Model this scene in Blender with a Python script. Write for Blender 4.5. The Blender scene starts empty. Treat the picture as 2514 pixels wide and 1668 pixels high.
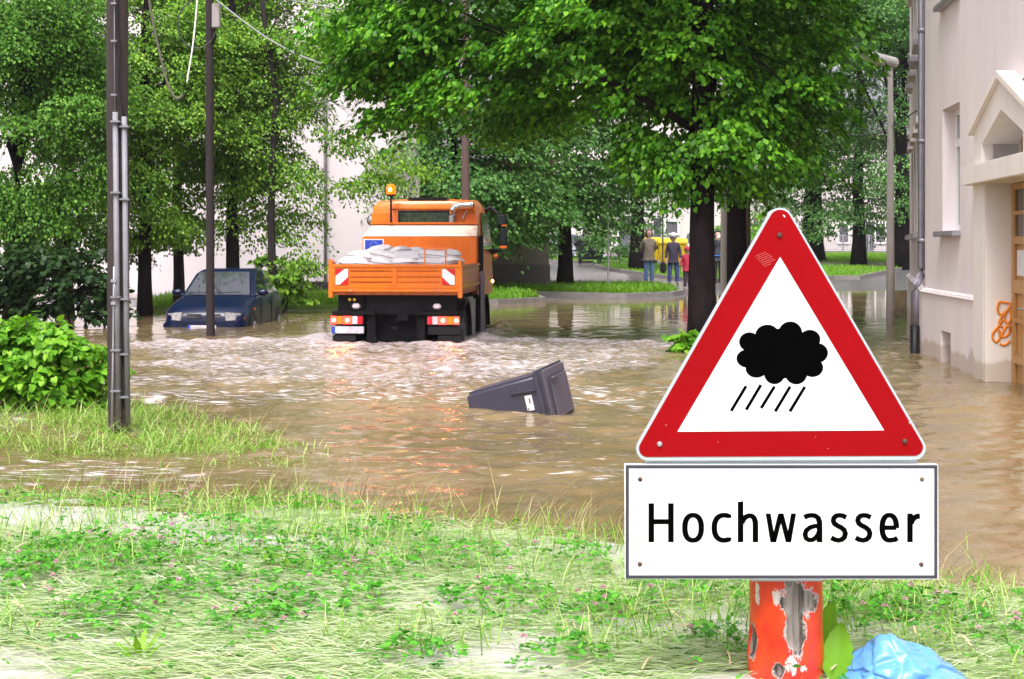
import bpy, bmesh, math, random
import numpy as np
from mathutils import Vector, Matrix, Euler, noise as mnoise

S = bpy.context.scene
COL = S.collection
PI = math.pi
R = math.radians
RNG = np.random.default_rng(7)
random.seed(7)

# ------------------------------------------------------------------ camera, sky, sun, exposure
F, CX, YH, H = 3500.0, 1257.0, 605.0, 1.4        # focal length in photo pixels, principal column, horizon row, eye height
cam_d = bpy.data.cameras.new("camera"); cam = bpy.data.objects.new("camera", cam_d); COL.objects.link(cam)
cam.location = (0, 0, H); cam.rotation_euler = (R(90), 0, 0)
cam_d.sensor_width = 36; cam_d.lens = F * 36 / 2514; cam_d.shift_y = -(834 - YH) / 2514
cam_d.clip_start = 0.1; cam_d.clip_end = 2000
S.camera = cam

SUN_EL, SUN_AZ = 60, 192                          # degrees; azimuth clockwise from +Y: behind the camera, a little left
w = bpy.data.worlds.new("World"); S.world = w; w.use_nodes = True
nt = w.node_tree; bg = nt.nodes["Background"]
sky = nt.nodes.new("ShaderNodeTexSky"); sky.sky_type = 'NISHITA'; sky.sun_disc = False
sky.sun_elevation = R(SUN_EL); sky.sun_rotation = R(SUN_AZ); sky.dust_density = 6; sky.air_density = 1.0; sky.ozone_density = 1
hs = nt.nodes.new("ShaderNodeHueSaturation"); hs.inputs['Saturation'].default_value = 0.16
tn = nt.nodes.new("ShaderNodeMix"); tn.data_type = 'RGBA'; tn.blend_type = 'MULTIPLY'; tn.inputs[0].default_value = 1
tn.inputs[7].default_value = (1.0, 0.955, 1.0, 1)
nt.links.new(sky.outputs[0], hs.inputs['Color']); nt.links.new(hs.outputs[0], tn.inputs[6]); nt.links.new(tn.outputs[2], bg.inputs[0])
bg.inputs[1].default_value = 0.12
sd = bpy.data.lights.new("sun", 'SUN'); sun = bpy.data.objects.new("sun", sd); COL.objects.link(sun)
sd.energy = 1.5; sd.angle = R(28); sd.color = (1.0, 0.97, 0.93)
dirv = Vector((math.sin(R(SUN_AZ)) * math.cos(R(SUN_EL)), math.cos(R(SUN_AZ)) * math.cos(R(SUN_EL)), math.sin(R(SUN_EL))))
sun.rotation_euler = dirv.to_track_quat('Z', 'Y').to_euler(); sun.location = dirv * 60
S.view_settings.view_transform = 'Standard'; S.view_settings.look = 'None'
S.view_settings.exposure = 1.2; S.view_settings.gamma = 1
S.cycles.max_bounces = 8; S.cycles.diffuse_bounces = 3; S.cycles.glossy_bounces = 4; S.cycles.transmission_bounces = 6
S.cycles.transparent_max_bounces = 6; S.cycles.sample_clamp_indirect = 6
S.cycles.caustics_reflective = False; S.cycles.caustics_refractive = False

# ------------------------------------------------------------------ helpers
def W(px, py, d): return Vector(((px - CX) / F * d, d, H - (py - YH) / F * d))
def XP(px, d): return (px - CX) / F * d
def ZP(py, d): return H - (py - YH) / F * d

def tag(o, label=None, cat=None, group=None, kind=None):
    if label: o["label"] = label
    if cat: o["category"] = cat
    if group: o["group"] = group
    if kind: o["kind"] = kind
    return o
def thing(name, label, cat, loc=(0, 0, 0), rot=(0, 0, 0), group=None):
    o = bpy.data.objects.new(name, None); COL.objects.link(o); o.empty_display_size = .2
    o.location = loc; o.rotation_euler = rot
    return tag(o, label, cat, group)
def copy_tree(o, parent=None):
    c = o.copy(); COL.objects.link(c)
    if parent: c.parent = parent
    for ch in list(o.children): copy_tree(ch, c)
    return c

MATS = {}
def mat(name, col, rough=.6, metal=0, var=.12, scale=6., bump=0., bscale=40., coat=0., emit=None, estr=0, trans=0, col2=None, stretch=(1, 1, 1), alpha=None, spec=None):
    if name in MATS: return MATS[name]
    m = bpy.data.materials.new(name); m.use_nodes = True; MATS[name] = m
    t = m.node_tree; b = t.nodes["Principled BSDF"]; L = t.links.new
    b.inputs['Roughness'].default_value = rough; b.inputs['Metallic'].default_value = metal
    if spec is not None: b.inputs['Specular IOR Level'].default_value = spec
    if coat: b.inputs['Coat Weight'].default_value = coat; b.inputs['Coat Roughness'].default_value = .06
    if trans: b.inputs['Transmission Weight'].default_value = trans
    tc = t.nodes.new("ShaderNodeTexCoord"); mp = t.nodes.new("ShaderNodeMapping"); mp.inputs['Scale'].default_value = stretch
    L(tc.outputs['Object'], mp.inputs[0])
    c2 = col2 if col2 else tuple(min(1, c * (1 + var)) for c in col)
    c1 = col if col2 else tuple(c * (1 - var) for c in col)
    n = t.nodes.new("ShaderNodeTexNoise"); n.inputs['Scale'].default_value = scale; n.inputs['Detail'].default_value = 6; n.inputs['Roughness'].default_value = .65
    L(mp.outputs[0], n.inputs['Vector'])
    r = t.nodes.new("ShaderNodeValToRGB"); r.color_ramp.elements[0].position = .3; r.color_ramp.elements[1].position = .7
    r.color_ramp.elements[0].color = (*c1, 1); r.color_ramp.elements[1].color = (*c2, 1)
    L(n.outputs[0], r.inputs[0]); L(r.outputs[0], b.inputs['Base Color'])
    if bump:
        n2 = t.nodes.new("ShaderNodeTexNoise"); n2.inputs['Scale'].default_value = bscale; n2.inputs['Detail'].default_value = 5
        L(mp.outputs[0], n2.inputs['Vector'])
        bp = t.nodes.new("ShaderNodeBump"); bp.inputs['Strength'].default_value = bump; bp.inputs['Distance'].default_value = .02
        L(n2.outputs[0], bp.inputs['Height']); L(bp.outputs[0], b.inputs['Normal'])
    if emit:
        b.inputs['Emission Color'].default_value = (*emit, 1); b.inputs['Emission Strength'].default_value = estr
    return m

def leafmat(name, ca, cb, cc, transl=.35, rough=.45, tmul=(1.3, 1.35, .5)):
    """leaf with a hue of its own per leaf (random per island), some light passing through"""
    m = bpy.data.materials.new(name); m.use_nodes = True; t = m.node_tree; L = t.links.new
    b = t.nodes["Principled BSDF"]; out = t.nodes["Material Output"]
    g = t.nodes.new("ShaderNodeNewGeometry"); r = t.nodes.new("ShaderNodeValToRGB")
    r.color_ramp.elements[0].color = (*ca, 1); r.color_ramp.elements[1].color = (*cc, 1)
    e = r.color_ramp.elements.new(.55); e.color = (*cb, 1)
    L(g.outputs['Random Per Island'], r.inputs[0]); L(r.outputs[0], b.inputs['Base Color'])
    b.inputs['Roughness'].default_value = rough; b.inputs['Specular IOR Level'].default_value = .22
    tr = t.nodes.new("ShaderNodeBsdfTranslucent"); mx = t.nodes.new("ShaderNodeMixShader"); mx.inputs[0].default_value = transl
    mu = t.nodes.new("ShaderNodeMix"); mu.data_type = 'RGBA'; mu.blend_type = 'MULTIPLY'; mu.inputs[0].default_value = 1
    mu.inputs[7].default_value = (*tmul, 1); L(r.outputs[0], mu.inputs[6]); L(mu.outputs[2], tr.inputs[0])
    L(b.outputs[0], mx.inputs[1]); L(tr.outputs[0], mx.inputs[2]); L(mx.outputs[0], out.inputs[0])
    return m

class MB:
    """collects shapes, builds ONE mesh object; each shape may use its own material slot"""
    def __init__(s): s.bm = bmesh.new(); s.mats = []
    def _slot(s, m):
        if m is None: return 0
        if m not in s.mats: s.mats.append(m)
        return s.mats.index(m)
    def box(s, lo, hi, bev=0, seg=2, m=None, M=None, taper=None):
        x0, y0, z0 = lo; x1, y1, z1 = hi
        k = bmesh.new()
        vs = [k.verts.new(p) for p in ((x0, y0, z0), (x1, y0, z0), (x1, y1, z0), (x0, y1, z0), (x0, y0, z1), (x1, y0, z1), (x1, y1, z1), (x0, y1, z1))]
        if taper:
            cx, cy = (x0 + x1) / 2, (y0 + y1) / 2
            for v in vs[4:]: v.co.x = cx + (v.co.x - cx) * taper[0]; v.co.y = cy + (v.co.y - cy) * taper[1]
        for f in ((3, 2, 1, 0), (4, 5, 6, 7), (0, 1, 5, 4), (1, 2, 6, 5), (2, 3, 7, 6), (3, 0, 4, 7)): k.faces.new([vs[i] for i in f])
        if bev: bmesh.ops.bevel(k, geom=list(k.edges), offset=bev, segments=seg, affect='EDGES', clamp_overlap=True)
        s.add(k, m, M); return s
    def hexa(s, pts, bev=0, seg=2, m=None):
        k = bmesh.new(); vs = [k.verts.new(p) for p in pts]
        for f in ((3, 2, 1, 0), (4, 5, 6, 7), (0, 1, 5, 4), (1, 2, 6, 5), (2, 3, 7, 6), (3, 0, 4, 7)): k.faces.new([vs[i] for i in f])
        bmesh.ops.recalc_face_normals(k, faces=list(k.faces))
        if bev: bmesh.ops.bevel(k, geom=list(k.edges), offset=bev, segments=seg, affect='EDGES', clamp_overlap=True)
        s.add(k, m); return s
    def add(s, k, m=None, M=None):
        i = s._slot(m); mp = {}
        for v in k.verts: mp[v] = s.bm.verts.new(M @ v.co if M else v.co)
        for f in k.faces:
            try: nf = s.bm.faces.new([mp[v] for v in f.verts]); nf.material_index = i
            except ValueError: pass
        k.free()
    def tube(s, pts, r, n=10, m=None, cap=True):
        pts = [Vector(p) for p in pts]; rs = r if isinstance(r, (list, tuple)) else [r] * len(pts)
        i = s._slot(m); rings = []; ref = Vector((0, 0, 1))
        for k, p in enumerate(pts):
            t = (pts[min(k + 1, len(pts) - 1)] - pts[max(k - 1, 0)]).normalized()
            a = t.cross(ref)
            if a.length < .05: a = t.cross(Vector((1, 0, 0)))
            a.normalize(); b = t.cross(a); 
            rings.append([s.bm.verts.new(p + (a * math.cos(q) + b * math.sin(q)) * rs[k]) for q in [2 * PI * j / n for j in range(n)]])
        for A, B in zip(rings, rings[1:]):
            for j in range(n):
                f = s.bm.faces.new((A[j], A[(j + 1) % n], B[(j + 1) % n], B[j])); f.material_index = i; f.smooth = True
        if cap:
            for rg in (rings[0][::-1], rings[-1]): f = s.bm.faces.new(rg); f.material_index = i
        return s
    def lathe(s, prof, n=20, m=None, M=None):
        k = bmesh.new(); rings = []
        for r, z in prof: rings.append([k.verts.new((r * math.cos(2 * PI * j / n), r * math.sin(2 * PI * j / n), z)) for j in range(n)])
        for A, B in zip(rings, rings[1:]):
            for j in range(n): k.faces.new((A[j], A[(j + 1) % n], B[(j + 1) % n], B[j]))
        k.faces.new(rings[0][::-1]); k.faces.new(rings[-1])
        s.add(k, m, M); return s
    def prism(s, poly, off, m=None, M=None, bev=0):
        """polygon (3-D points) extruded by vector off"""
        k = bmesh.new(); off = Vector(off)
        a = [k.verts.new(Vector(p)) for p in poly]; b = [k.verts.new(Vector(p) + off) for p in poly]
        k.faces.new(a); k.faces.new(b[::-1]); n = len(a)
        for j in range(n): k.faces.new((a[j], b[j], b[(j + 1) % n], a[(j + 1) % n]))
        bmesh.ops.recalc_face_normals(k, faces=list(k.faces))
        if bev: bmesh.ops.bevel(k, geom=list(k.edges), offset=bev, segments=2, affect='EDGES', clamp_overlap=True)
        s.add(k, m, M); return s
    def build(s, name, m=None, parent=None, smooth=False, loc=None):
        me = bpy.data.meshes.new(name)
        s.bm.normal_update(); s.bm.to_mesh(me); s.bm.free()
        for k in (s.mats if s.mats else [m]): me.materials.append(k)
        if smooth:
            me.polygons.foreach_set('use_smooth', [True] * len(me.polygons))
            try: me.set_sharp_from_angle(angle=R(38))
            except Exception: pass
        o = bpy.data.objects.new(name, me); COL.objects.link(o)
        if parent: o.parent = parent
        if loc: o.location = loc
        return o

def npmesh(name, verts, loops, starts, totals, m, parent=None, smooth=False):
    me = bpy.data.meshes.new(name)
    me.vertices.add(len(verts)); me.vertices.foreach_set('co', np.ascontiguousarray(verts, np.float32).ravel())
    me.loops.add(len(loops)); me.loops.foreach_set('vertex_index', np.ascontiguousarray(loops, np.int32))
    me.polygons.add(len(starts)); me.polygons.foreach_set('loop_start', np.ascontiguousarray(starts, np.int32)); me.polygons.foreach_set('loop_total', np.ascontiguousarray(totals, np.int32))
    me.update(calc_edges=True); me.validate()
    if smooth: me.polygons.foreach_set('use_smooth', [True] * len(me.polygons))
    me.materials.append(m)
    o = bpy.data.objects.new(name, me); COL.objects.link(o)
    if parent: o.parent = parent
    return o

def unit(a): return a / np.maximum(np.linalg.norm(a, axis=1, keepdims=True), 1e-6)

HEART = (np.array([(0, 0, 0), (0, .5, 0), (0, 1, -.12), (.3, -.08, .03), (.47, .3, .07), (.27, .72, .02), (-.3, -.08, .03), (-.47, .3, .07), (-.27, .72, .02)]),
         [(0, 3, 4, 5, 2, 1), (0, 1, 2, 8, 7, 6)])
OVAL = (np.array([(0, 0, 0), (.36, .3, .07), (.3, .72, .05), (0, 1, -.1), (-.3, .72, .05), (-.36, .3, .07)]), [(0, 1, 2, 3), (0, 3, 4, 5)])
DIAM = (np.array([(0, 0, 0), (.4, .42, .06), (0, 1, -.08), (-.4, .42, .06)]), [(0, 1, 2), (0, 2, 3)])
TREF = (np.array([(0, 0, 0), (.33, .35, .08), (.2, .95, 0), (-.2, .95, 0), (-.33, .35, .08)]), [(0, 1, 2, 3, 4)])
def leaves(name, pos, tip, nrm, size, m, shape=HEART, parent=None):
    T, faces = shape; N = len(pos)
    y = unit(tip); n = unit(nrm - y * np.sum(nrm * y, 1, keepdims=True)); x = np.cross(y, n)
    v = pos[:, None, :] + size[:, None, None] * (T[None, :, 0:1] * x[:, None, :] + T[None, :, 1:2] * y[:, None, :] + T[None, :, 2:3] * n[:, None, :])
    v = v.reshape(-1, 3); k = len(T)
    fl = np.concatenate([np.array(f) for f in faces]); tot = np.array([len(f) for f in faces])
    loops = (np.arange(N)[:, None] * k + fl[None, :]).ravel()
    totals = np.tile(tot, N); starts = np.concatenate([[0], np.cumsum(totals)[:-1]])
    return npmesh(name, v, loops, starts, totals, m, parent)

def blades(name, base, az, lean, length, width, m, parent=None, droop=.35):
    """curved grass blades: base (N,3), azimuth, lean angle from vertical, length, width"""
    N = len(base); ts = np.array([0, .4, .75, 1.0])
    h = np.stack([np.cos(az), np.sin(az), np.zeros(N)], 1); side = np.stack([-np.sin(az), np.cos(az), np.zeros(N)], 1)
    V = []
    for i, t in enumerate(ts):
        ang = lean + droop * t
        c = base + h * (length * t * np.sin(ang))[:, None]; c[:, 2] += np.maximum(length * t * np.cos(ang), 0.002 * (1 + t))
        wd = width * (1, .85, .5, 0)[i] * .5
        if i < 3: V += [c - side * wd[:, None], c + side * wd[:, None]]
        else: V += [c]
    v = np.stack(V, 1).reshape(-1, 3)
    fl = np.array([0, 1, 3, 2, 2, 3, 5, 4, 4, 5, 6]); tot = np.array([4, 4, 3])
    loops = (np.arange(N)[:, None] * 7 + fl[None]).ravel(); totals = np.tile(tot, N); starts = np.concatenate([[0], np.cumsum(totals)[:-1]])
    return npmesh(name, v, loops, starts, totals, m, parent)

# smooth value noise in numpy
_NT = np.random.default_rng(3).random((256, 256))
def vnoise(x, y):
    xi = np.floor(x).astype(int); yi = np.floor(y).astype(int); fx = x - xi; fy = y - yi
    fx = fx * fx * (3 - 2 * fx); fy = fy * fy * (3 - 2 * fy)
    g = lambda a, b: _NT[a % 256, b % 256]
    return (g(xi, yi) * (1 - fx) + g(xi + 1, yi) * fx) * (1 - fy) + (g(xi, yi + 1) * (1 - fx) + g(xi + 1, yi + 1) * fx) * fy
def fbm(x, y, o=4): return sum(vnoise(x * 2 ** i + 17 * i, y * 2 ** i + 31 * i) * .5 ** i for i in range(o)) / (2 - .5 ** (o - 1))
def sstep(a, b, x): t = np.clip((x - a) / (b - a), 0, 1); return t * t * (3 - 2 * t)

# ------------------------------------------------------------------ palette
M_asphalt = mat("wet_asphalt", (.12, .11, .115), .25, var=.3, scale=3, bump=.3, bscale=60)
M_kerb = mat("kerb_stone", (.2, .185, .17), .7, var=.25, scale=5, bump=.4)
M_orange = mat("orange_paint", (.70, .15, .005), .38, scale=4.5, coat=.3, stretch=(1, 1, .35), col2=(.82, .20, .004))
M_orange_d = mat("worn_orange_paint", (.6, .16, .04), .5, var=.3, scale=9)
M_black = mat("black_plastic", (.007, .006, .008), .5, var=.4, spec=.3)
M_rubber = mat("tyre_rubber", (.014, .013, .015), .8, var=.4, bump=.3)
M_chassis = mat("dirty_chassis", (.005, .004, .006), .8, var=.7, scale=9, bump=.4, spec=.2)
M_chrome = mat("steel_pipe", (.6, .58, .57), .22, metal=1, var=.15)
M_glass = mat("dark_glass", (.02, .03, .03), .04, var=.2, coat=.3)
M_white = mat("white_paint", (.8, .79, .79), .4, var=.05)
M_red = mat("red_reflector", (.62, .012, .02), .3, var=.08)
M_greyp = mat("grey_metal", (.32, .31, .34), .4, metal=.3, var=.2)
M_wall = mat("pale_render_wall", (.70, .635, .645), .9, scale=1.6, bump=.2, bscale=30, stretch=(1, 1, .18), col2=(.82, .755, .76))
M_wallp = mat("portal_plaster", (.73, .68, .64), .9, scale=2.2, stretch=(1, 1, .25), col2=(.83, .79, .74), bump=.1)
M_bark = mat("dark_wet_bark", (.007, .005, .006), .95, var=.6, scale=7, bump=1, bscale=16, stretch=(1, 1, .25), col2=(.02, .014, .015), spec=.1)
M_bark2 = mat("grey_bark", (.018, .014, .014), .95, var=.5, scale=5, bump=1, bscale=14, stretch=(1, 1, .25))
M_wood = mat("weathered_pole_wood", (.022, .015, .014), .85, scale=4, bump=.6, bscale=24, stretch=(1, 1, .05), col2=(.055, .04, .038))
M_conc = mat("concrete_pole", (.36, .335, .31), .8, var=.12, scale=4, bump=.2)
M_galv = mat("galvanised_conduit", (.2, .2, .225), .6, metal=.1, var=.12, scale=9)
M_lime = leafmat("lime_leaf", (.026, .115, .005), (.066, .23, .009), (.17, .40, .02), .2)
M_limeL = leafmat("pale_lime_leaf", (.065, .17, .014), (.14, .31, .026), (.28, .47, .055), .28)
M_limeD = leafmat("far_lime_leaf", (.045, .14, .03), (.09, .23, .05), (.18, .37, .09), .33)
M_hedge = leafmat("hedge_leaf", (.07, .21, .010), (.13, .34, .02), (.26, .50, .04), .3)
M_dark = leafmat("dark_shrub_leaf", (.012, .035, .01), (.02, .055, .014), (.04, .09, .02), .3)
M_grass = leafmat("grass_blade", (.09, .25, .015), (.22, .42, .05), (.50, .58, .24), .25)
M_grassW = leafmat("silt_washed_grass", (.15, .33, .05), (.46, .58, .27), (.76, .78, .66), .2)
M_grassF = leafmat("verge_grass", (.09, .23, .012), (.15, .33, .02), (.25, .42, .05), .35)
M_clover = leafmat("clover_leaf", (.03, .17, .01), (.06, .28, .016), (.14, .42, .04), .22)

def tide(m):
    """wet band where the flood has soaked the plaster, with a ragged upper edge"""
    t = m.node_tree; L = t.links.new; b = t.nodes["Principled BSDF"]; src = b.inputs['Base Color'].links[0].from_socket
    tc = t.nodes.new("ShaderNodeTexCoord"); sp = t.nodes.new("ShaderNodeSeparateXYZ"); L(tc.outputs['Object'], sp.inputs[0])
    n = t.nodes.new("ShaderNodeTexNoise"); n.inputs['Scale'].default_value = 2.5; n.inputs['Detail'].default_value = 7; L(tc.outputs['Object'], n.inputs['Vector'])
    a = t.nodes.new("ShaderNodeMath"); a.operation = 'MULTIPLY_ADD'; L(n.outputs[0], a.inputs[0]); a.inputs[1].default_value = -.35; L(sp.outputs['Z'], a.inputs[2])
    r = t.nodes.new("ShaderNodeValToRGB"); r.color_ramp.elements[0].position = 0; r.color_ramp.elements[1].position = .05; r.color_ramp.elements[0].color = (.74, .68, .61, 1); r.color_ramp.elements[1].color = (1, 1, 1, 1); L(a.outputs[0], r.inputs[0])
    mx = t.nodes.new("ShaderNodeMix"); mx.data_type = 'RGBA'; mx.blend_type = 'MULTIPLY'; mx.inputs[0].default_value = 1; L(src, mx.inputs[6]); L(r.outputs[0], mx.inputs[7]); L(mx.outputs[2], b.inputs['Base Color'])
tide(M_wall); tide(M_wallp)

# ------------------------------------------------------------------ terrain
def shore(x): return np.interp(x, [-40, -14, -8, -5, -2.5, 0, 1.5, 4, 8, 15, 40], [34, 34, 32.5, 30.4, 33.5, 34.6, 37.6, 38, 44, 46, 48])
def meadow_edge(x): return np.interp(x, [-6, -2, -.8, .1, .6, 1.6, 2.4], [8.3, 8.0, 7.6, 7.05, 6.75, 6.0, 5.6]) + .35 * (vnoise(x * 1.7 + 9, x * 0 + 2.2) - .5)
def spit(x, y):
    cy = np.interp(x, [-8, -4, -1.6], [11.2, 11.2, 9.7]); hw = np.interp(x, [-8, -4.2, -3, -2, -1.5, -1.0], [2.2, 2.1, 1.75, 1.05, .6, 0.05])
    return 1 - np.abs(y - cy + .3 * (vnoise(x * 2, y) - .5)) / hw
def tz(x, y):
    x = np.asarray(x, float); y = np.asarray(y, float)
    far = np.clip(.02 * (y - shore(x)), -.5, 1.1)
    near = np.clip((meadow_edge(x) - y - .25) * .07, -.5, .012) + .03 * (fbm(x * 1.3, y * 2.2) - .5)
    sp = np.clip(spit(x, y) * .1 - .1, -.5, -.03) + .02 * (fbm(x * 1.1, y * 1.4) - .5)
    bank = np.full_like(x, -.5)
    z = np.maximum(np.maximum(far, near), np.maximum(sp, np.where(bank > 0, bank, -.5)))
    return np.where(y < 3, np.maximum(z, .0), z)
def tz1(x, y): return float(tz(np.array([x]), np.array([y]))[0])

def grid_mesh(name, xs_of_row, ys, zf, m, smooth=True):
    rows = len(ys); X = np.stack([xs_of_row(y) for y in ys]); cols = X.shape[1]
    Y = np.repeat(np.array(ys)[:, None], cols, 1); Z = zf(X, Y)
    v = np.stack([X, Y, Z], 2).reshape(-1, 3)
    i = np.arange(rows - 1)[:, None] * cols + np.arange(cols - 1)[None]
    q = np.stack([i, i + 1, i + cols + 1, i + cols], 2).reshape(-1, 4)
    n = len(q)
    return npmesh(name, v, q.ravel(), np.arange(n) * 4, np.full(n, 4), m, smooth=smooth)

def ground_mat():
    m = bpy.data.materials.new("silty_ground"); m.use_nodes = True; t = m.node_tree; L = t.links.new; b = t.nodes["Principled BSDF"]
    tc = t.nodes.new("ShaderNodeTexCoord")
    n1 = t.nodes.new("ShaderNodeTexNoise"); n1.inputs['Scale'].default_value = 2.2; n1.inputs['Detail'].default_value = 8
    L(tc.outputs['Object'], n1.inputs['Vector'])
    r = t.nodes.new("ShaderNodeValToRGB"); r.color_ramp.elements[0].position = .35; r.color_ramp.elements[1].position = .65
    r.color_ramp.elements[0].color = (.50, .475, .475, 1); r.color_ramp.elements[1].color = (.43, .43, .37, 1)
    L(n1.outputs[0], r.inputs[0]); L(r.outputs[0], b.inputs['Base Color'])
    b.inputs['Roughness'].default_value = .45
    n2 = t.nodes.new("ShaderNodeTexNoise"); n2.inputs['Scale'].default_value = 60; n2.inputs['Detail'].default_value = 6
    mp = t.nodes.new("ShaderNodeMapping"); mp.inputs['Scale'].default_value = (.3, 1, 1); L(tc.outputs['Object'], mp.inputs[0]); L(mp.outputs[0], n2.inputs['Vector'])
    bp = t.nodes.new("ShaderNodeBump"); bp.inputs['Strength'].default_value = .5; bp.inputs['Distance'].default_value = .02
    L(n2.outputs[0], bp.inputs['Height']); L(bp.outputs[0], b.inputs['Normal'])
    return m
ys = np.concatenate([np.linspace(-12, 3, 12, endpoint=False), np.linspace(3, 15, 110, endpoint=False), np.linspace(15, 52, 110, endpoint=False), np.linspace(52, 100, 40, endpoint=False), np.linspace(100, 900, 12)])
xs = np.concatenate([np.linspace(-500, -12, 12, endpoint=False), np.linspace(-12, 14, 190, endpoint=False), np.linspace(14, 60, 24, endpoint=False), np.linspace(60, 500, 10)])
ysn = ys[ys <= 26]; ysf = ys[ys >= 25.5]
ysn = np.append(ysn[ysn < 26], 26.0); ysf = np.insert(ysf[ysf > 26], 0, 26.0)
g = grid_mesh("ground", lambda y: xs, ysn, tz, ground_mat()); tag(g, kind="structure")
g = grid_mesh("road", lambda y: xs, ysf, tz, M_asphalt); tag(g, kind="structure")

# ------------------------------------------------------------------ flood water
TRK = Vector((-1.67, 20.4, 0)); TRK_ROT = -R(5)
def wave_field(seed, lmin, lmax, n, spread):
    g = np.random.default_rng(seed); lam = np.exp(g.uniform(np.log(lmin), np.log(lmax), n)); th = g.normal(PI / 2, spread, n); ph = g.uniform(0, 2 * PI, n)
    def f(x, y):
        z = np.zeros_like(x)
        for l, a, p in zip(lam, th, ph):
            k = 2 * PI / l; z += l * np.sin(k * (np.cos(a) * x + np.sin(a) * y) + p + 1.2 * np.sin(.7 * x / l ** .5 + p) * .6)
        return z / (2 * PI) / math.sqrt(n / 2)          # unit rms slope
    return f
ripple = wave_field(11, .16, 1.0, 44, .7); chop = wave_field(12, .13, .48, 80, 1.0)
def wake_mask(x, y):
    cxw = np.interp(y, [13, 20.8], [-1.15, -1.55]); hw = np.interp(y, [11, 14.2, 17, 19.5, 20.6, 21.4, 22.2, 24], [1.3, 2.3, 3.6, 4.6, 4.9, 3.6, 2.0, 1.3])
    hw = hw * (.9 + .25 * vnoise(y * 1.3, y * 0 + 4))
    a = sstep(1.0, .72, np.abs(x - cxw) / hw)
    return a * sstep(9.8, 16.2, y + 2.6 * (vnoise(x * .9, y * .7) - .5)) * sstep(24.5, 23.0, y)
def water_z(x, y):
    wk = wake_mask(x, y)
    A = np.interp(y, [4, 7, 9, 13, 20, 25, 28, 33, 50], [.03, .05, .085, .12, .10, .045, .016, .010, .006])
    A = A * (.45 + 1.1 * fbm(x * .45, y * .7 + 40, 3))
    patch = sstep(.42, .7, fbm(x * .5 + 50, y * .5, 3))
    rb = sstep(2.5, 4.5, x) * sstep(6.5, 9, y) * sstep(24, 19, y)        # rougher along the building
    z = A * ripple(x, y) + (.20 * wk + .06 * patch * sstep(6, 10, y) * sstep(24, 18, y) + .05 * rb) * chop(x, y)
    # bow swell edge round the wake, humps against the truck
    cxw = -1.55; rr = np.sqrt(((x - cxw) / 3.9) ** 2 + ((y - 18.9) / 2.1) ** 2)
    z += .045 * np.exp(-((rr - 1.12) / .09) ** 2) * sstep(18.2, 20, y)
    lx = (x - TRK.x) * math.cos(-TRK_ROT) - (y - TRK.y) * math.sin(-TRK_ROT); ly = (x - TRK.x) * math.sin(-TRK_ROT) + (y - TRK.y) * math.cos(-TRK_ROT)
    dx = np.maximum(np.abs(lx) - .85, 0); dy = np.maximum(np.maximum(-ly, ly - 4.2), 0); dt = np.sqrt(dx * dx + dy * dy)
    z += .055 * np.exp(-((dt - .3) / .2) ** 2) * (.0 + 1.5 * vnoise(x * 5, y * 5))
    z += .09 * np.exp(-((lx - 1.25) / .28) ** 2 - ((ly - 3.5) / .6) ** 2) * (.4 + 1.1 * vnoise(x * 9, y * 7))
    return z * sstep(44, 36, y) + .0
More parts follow.
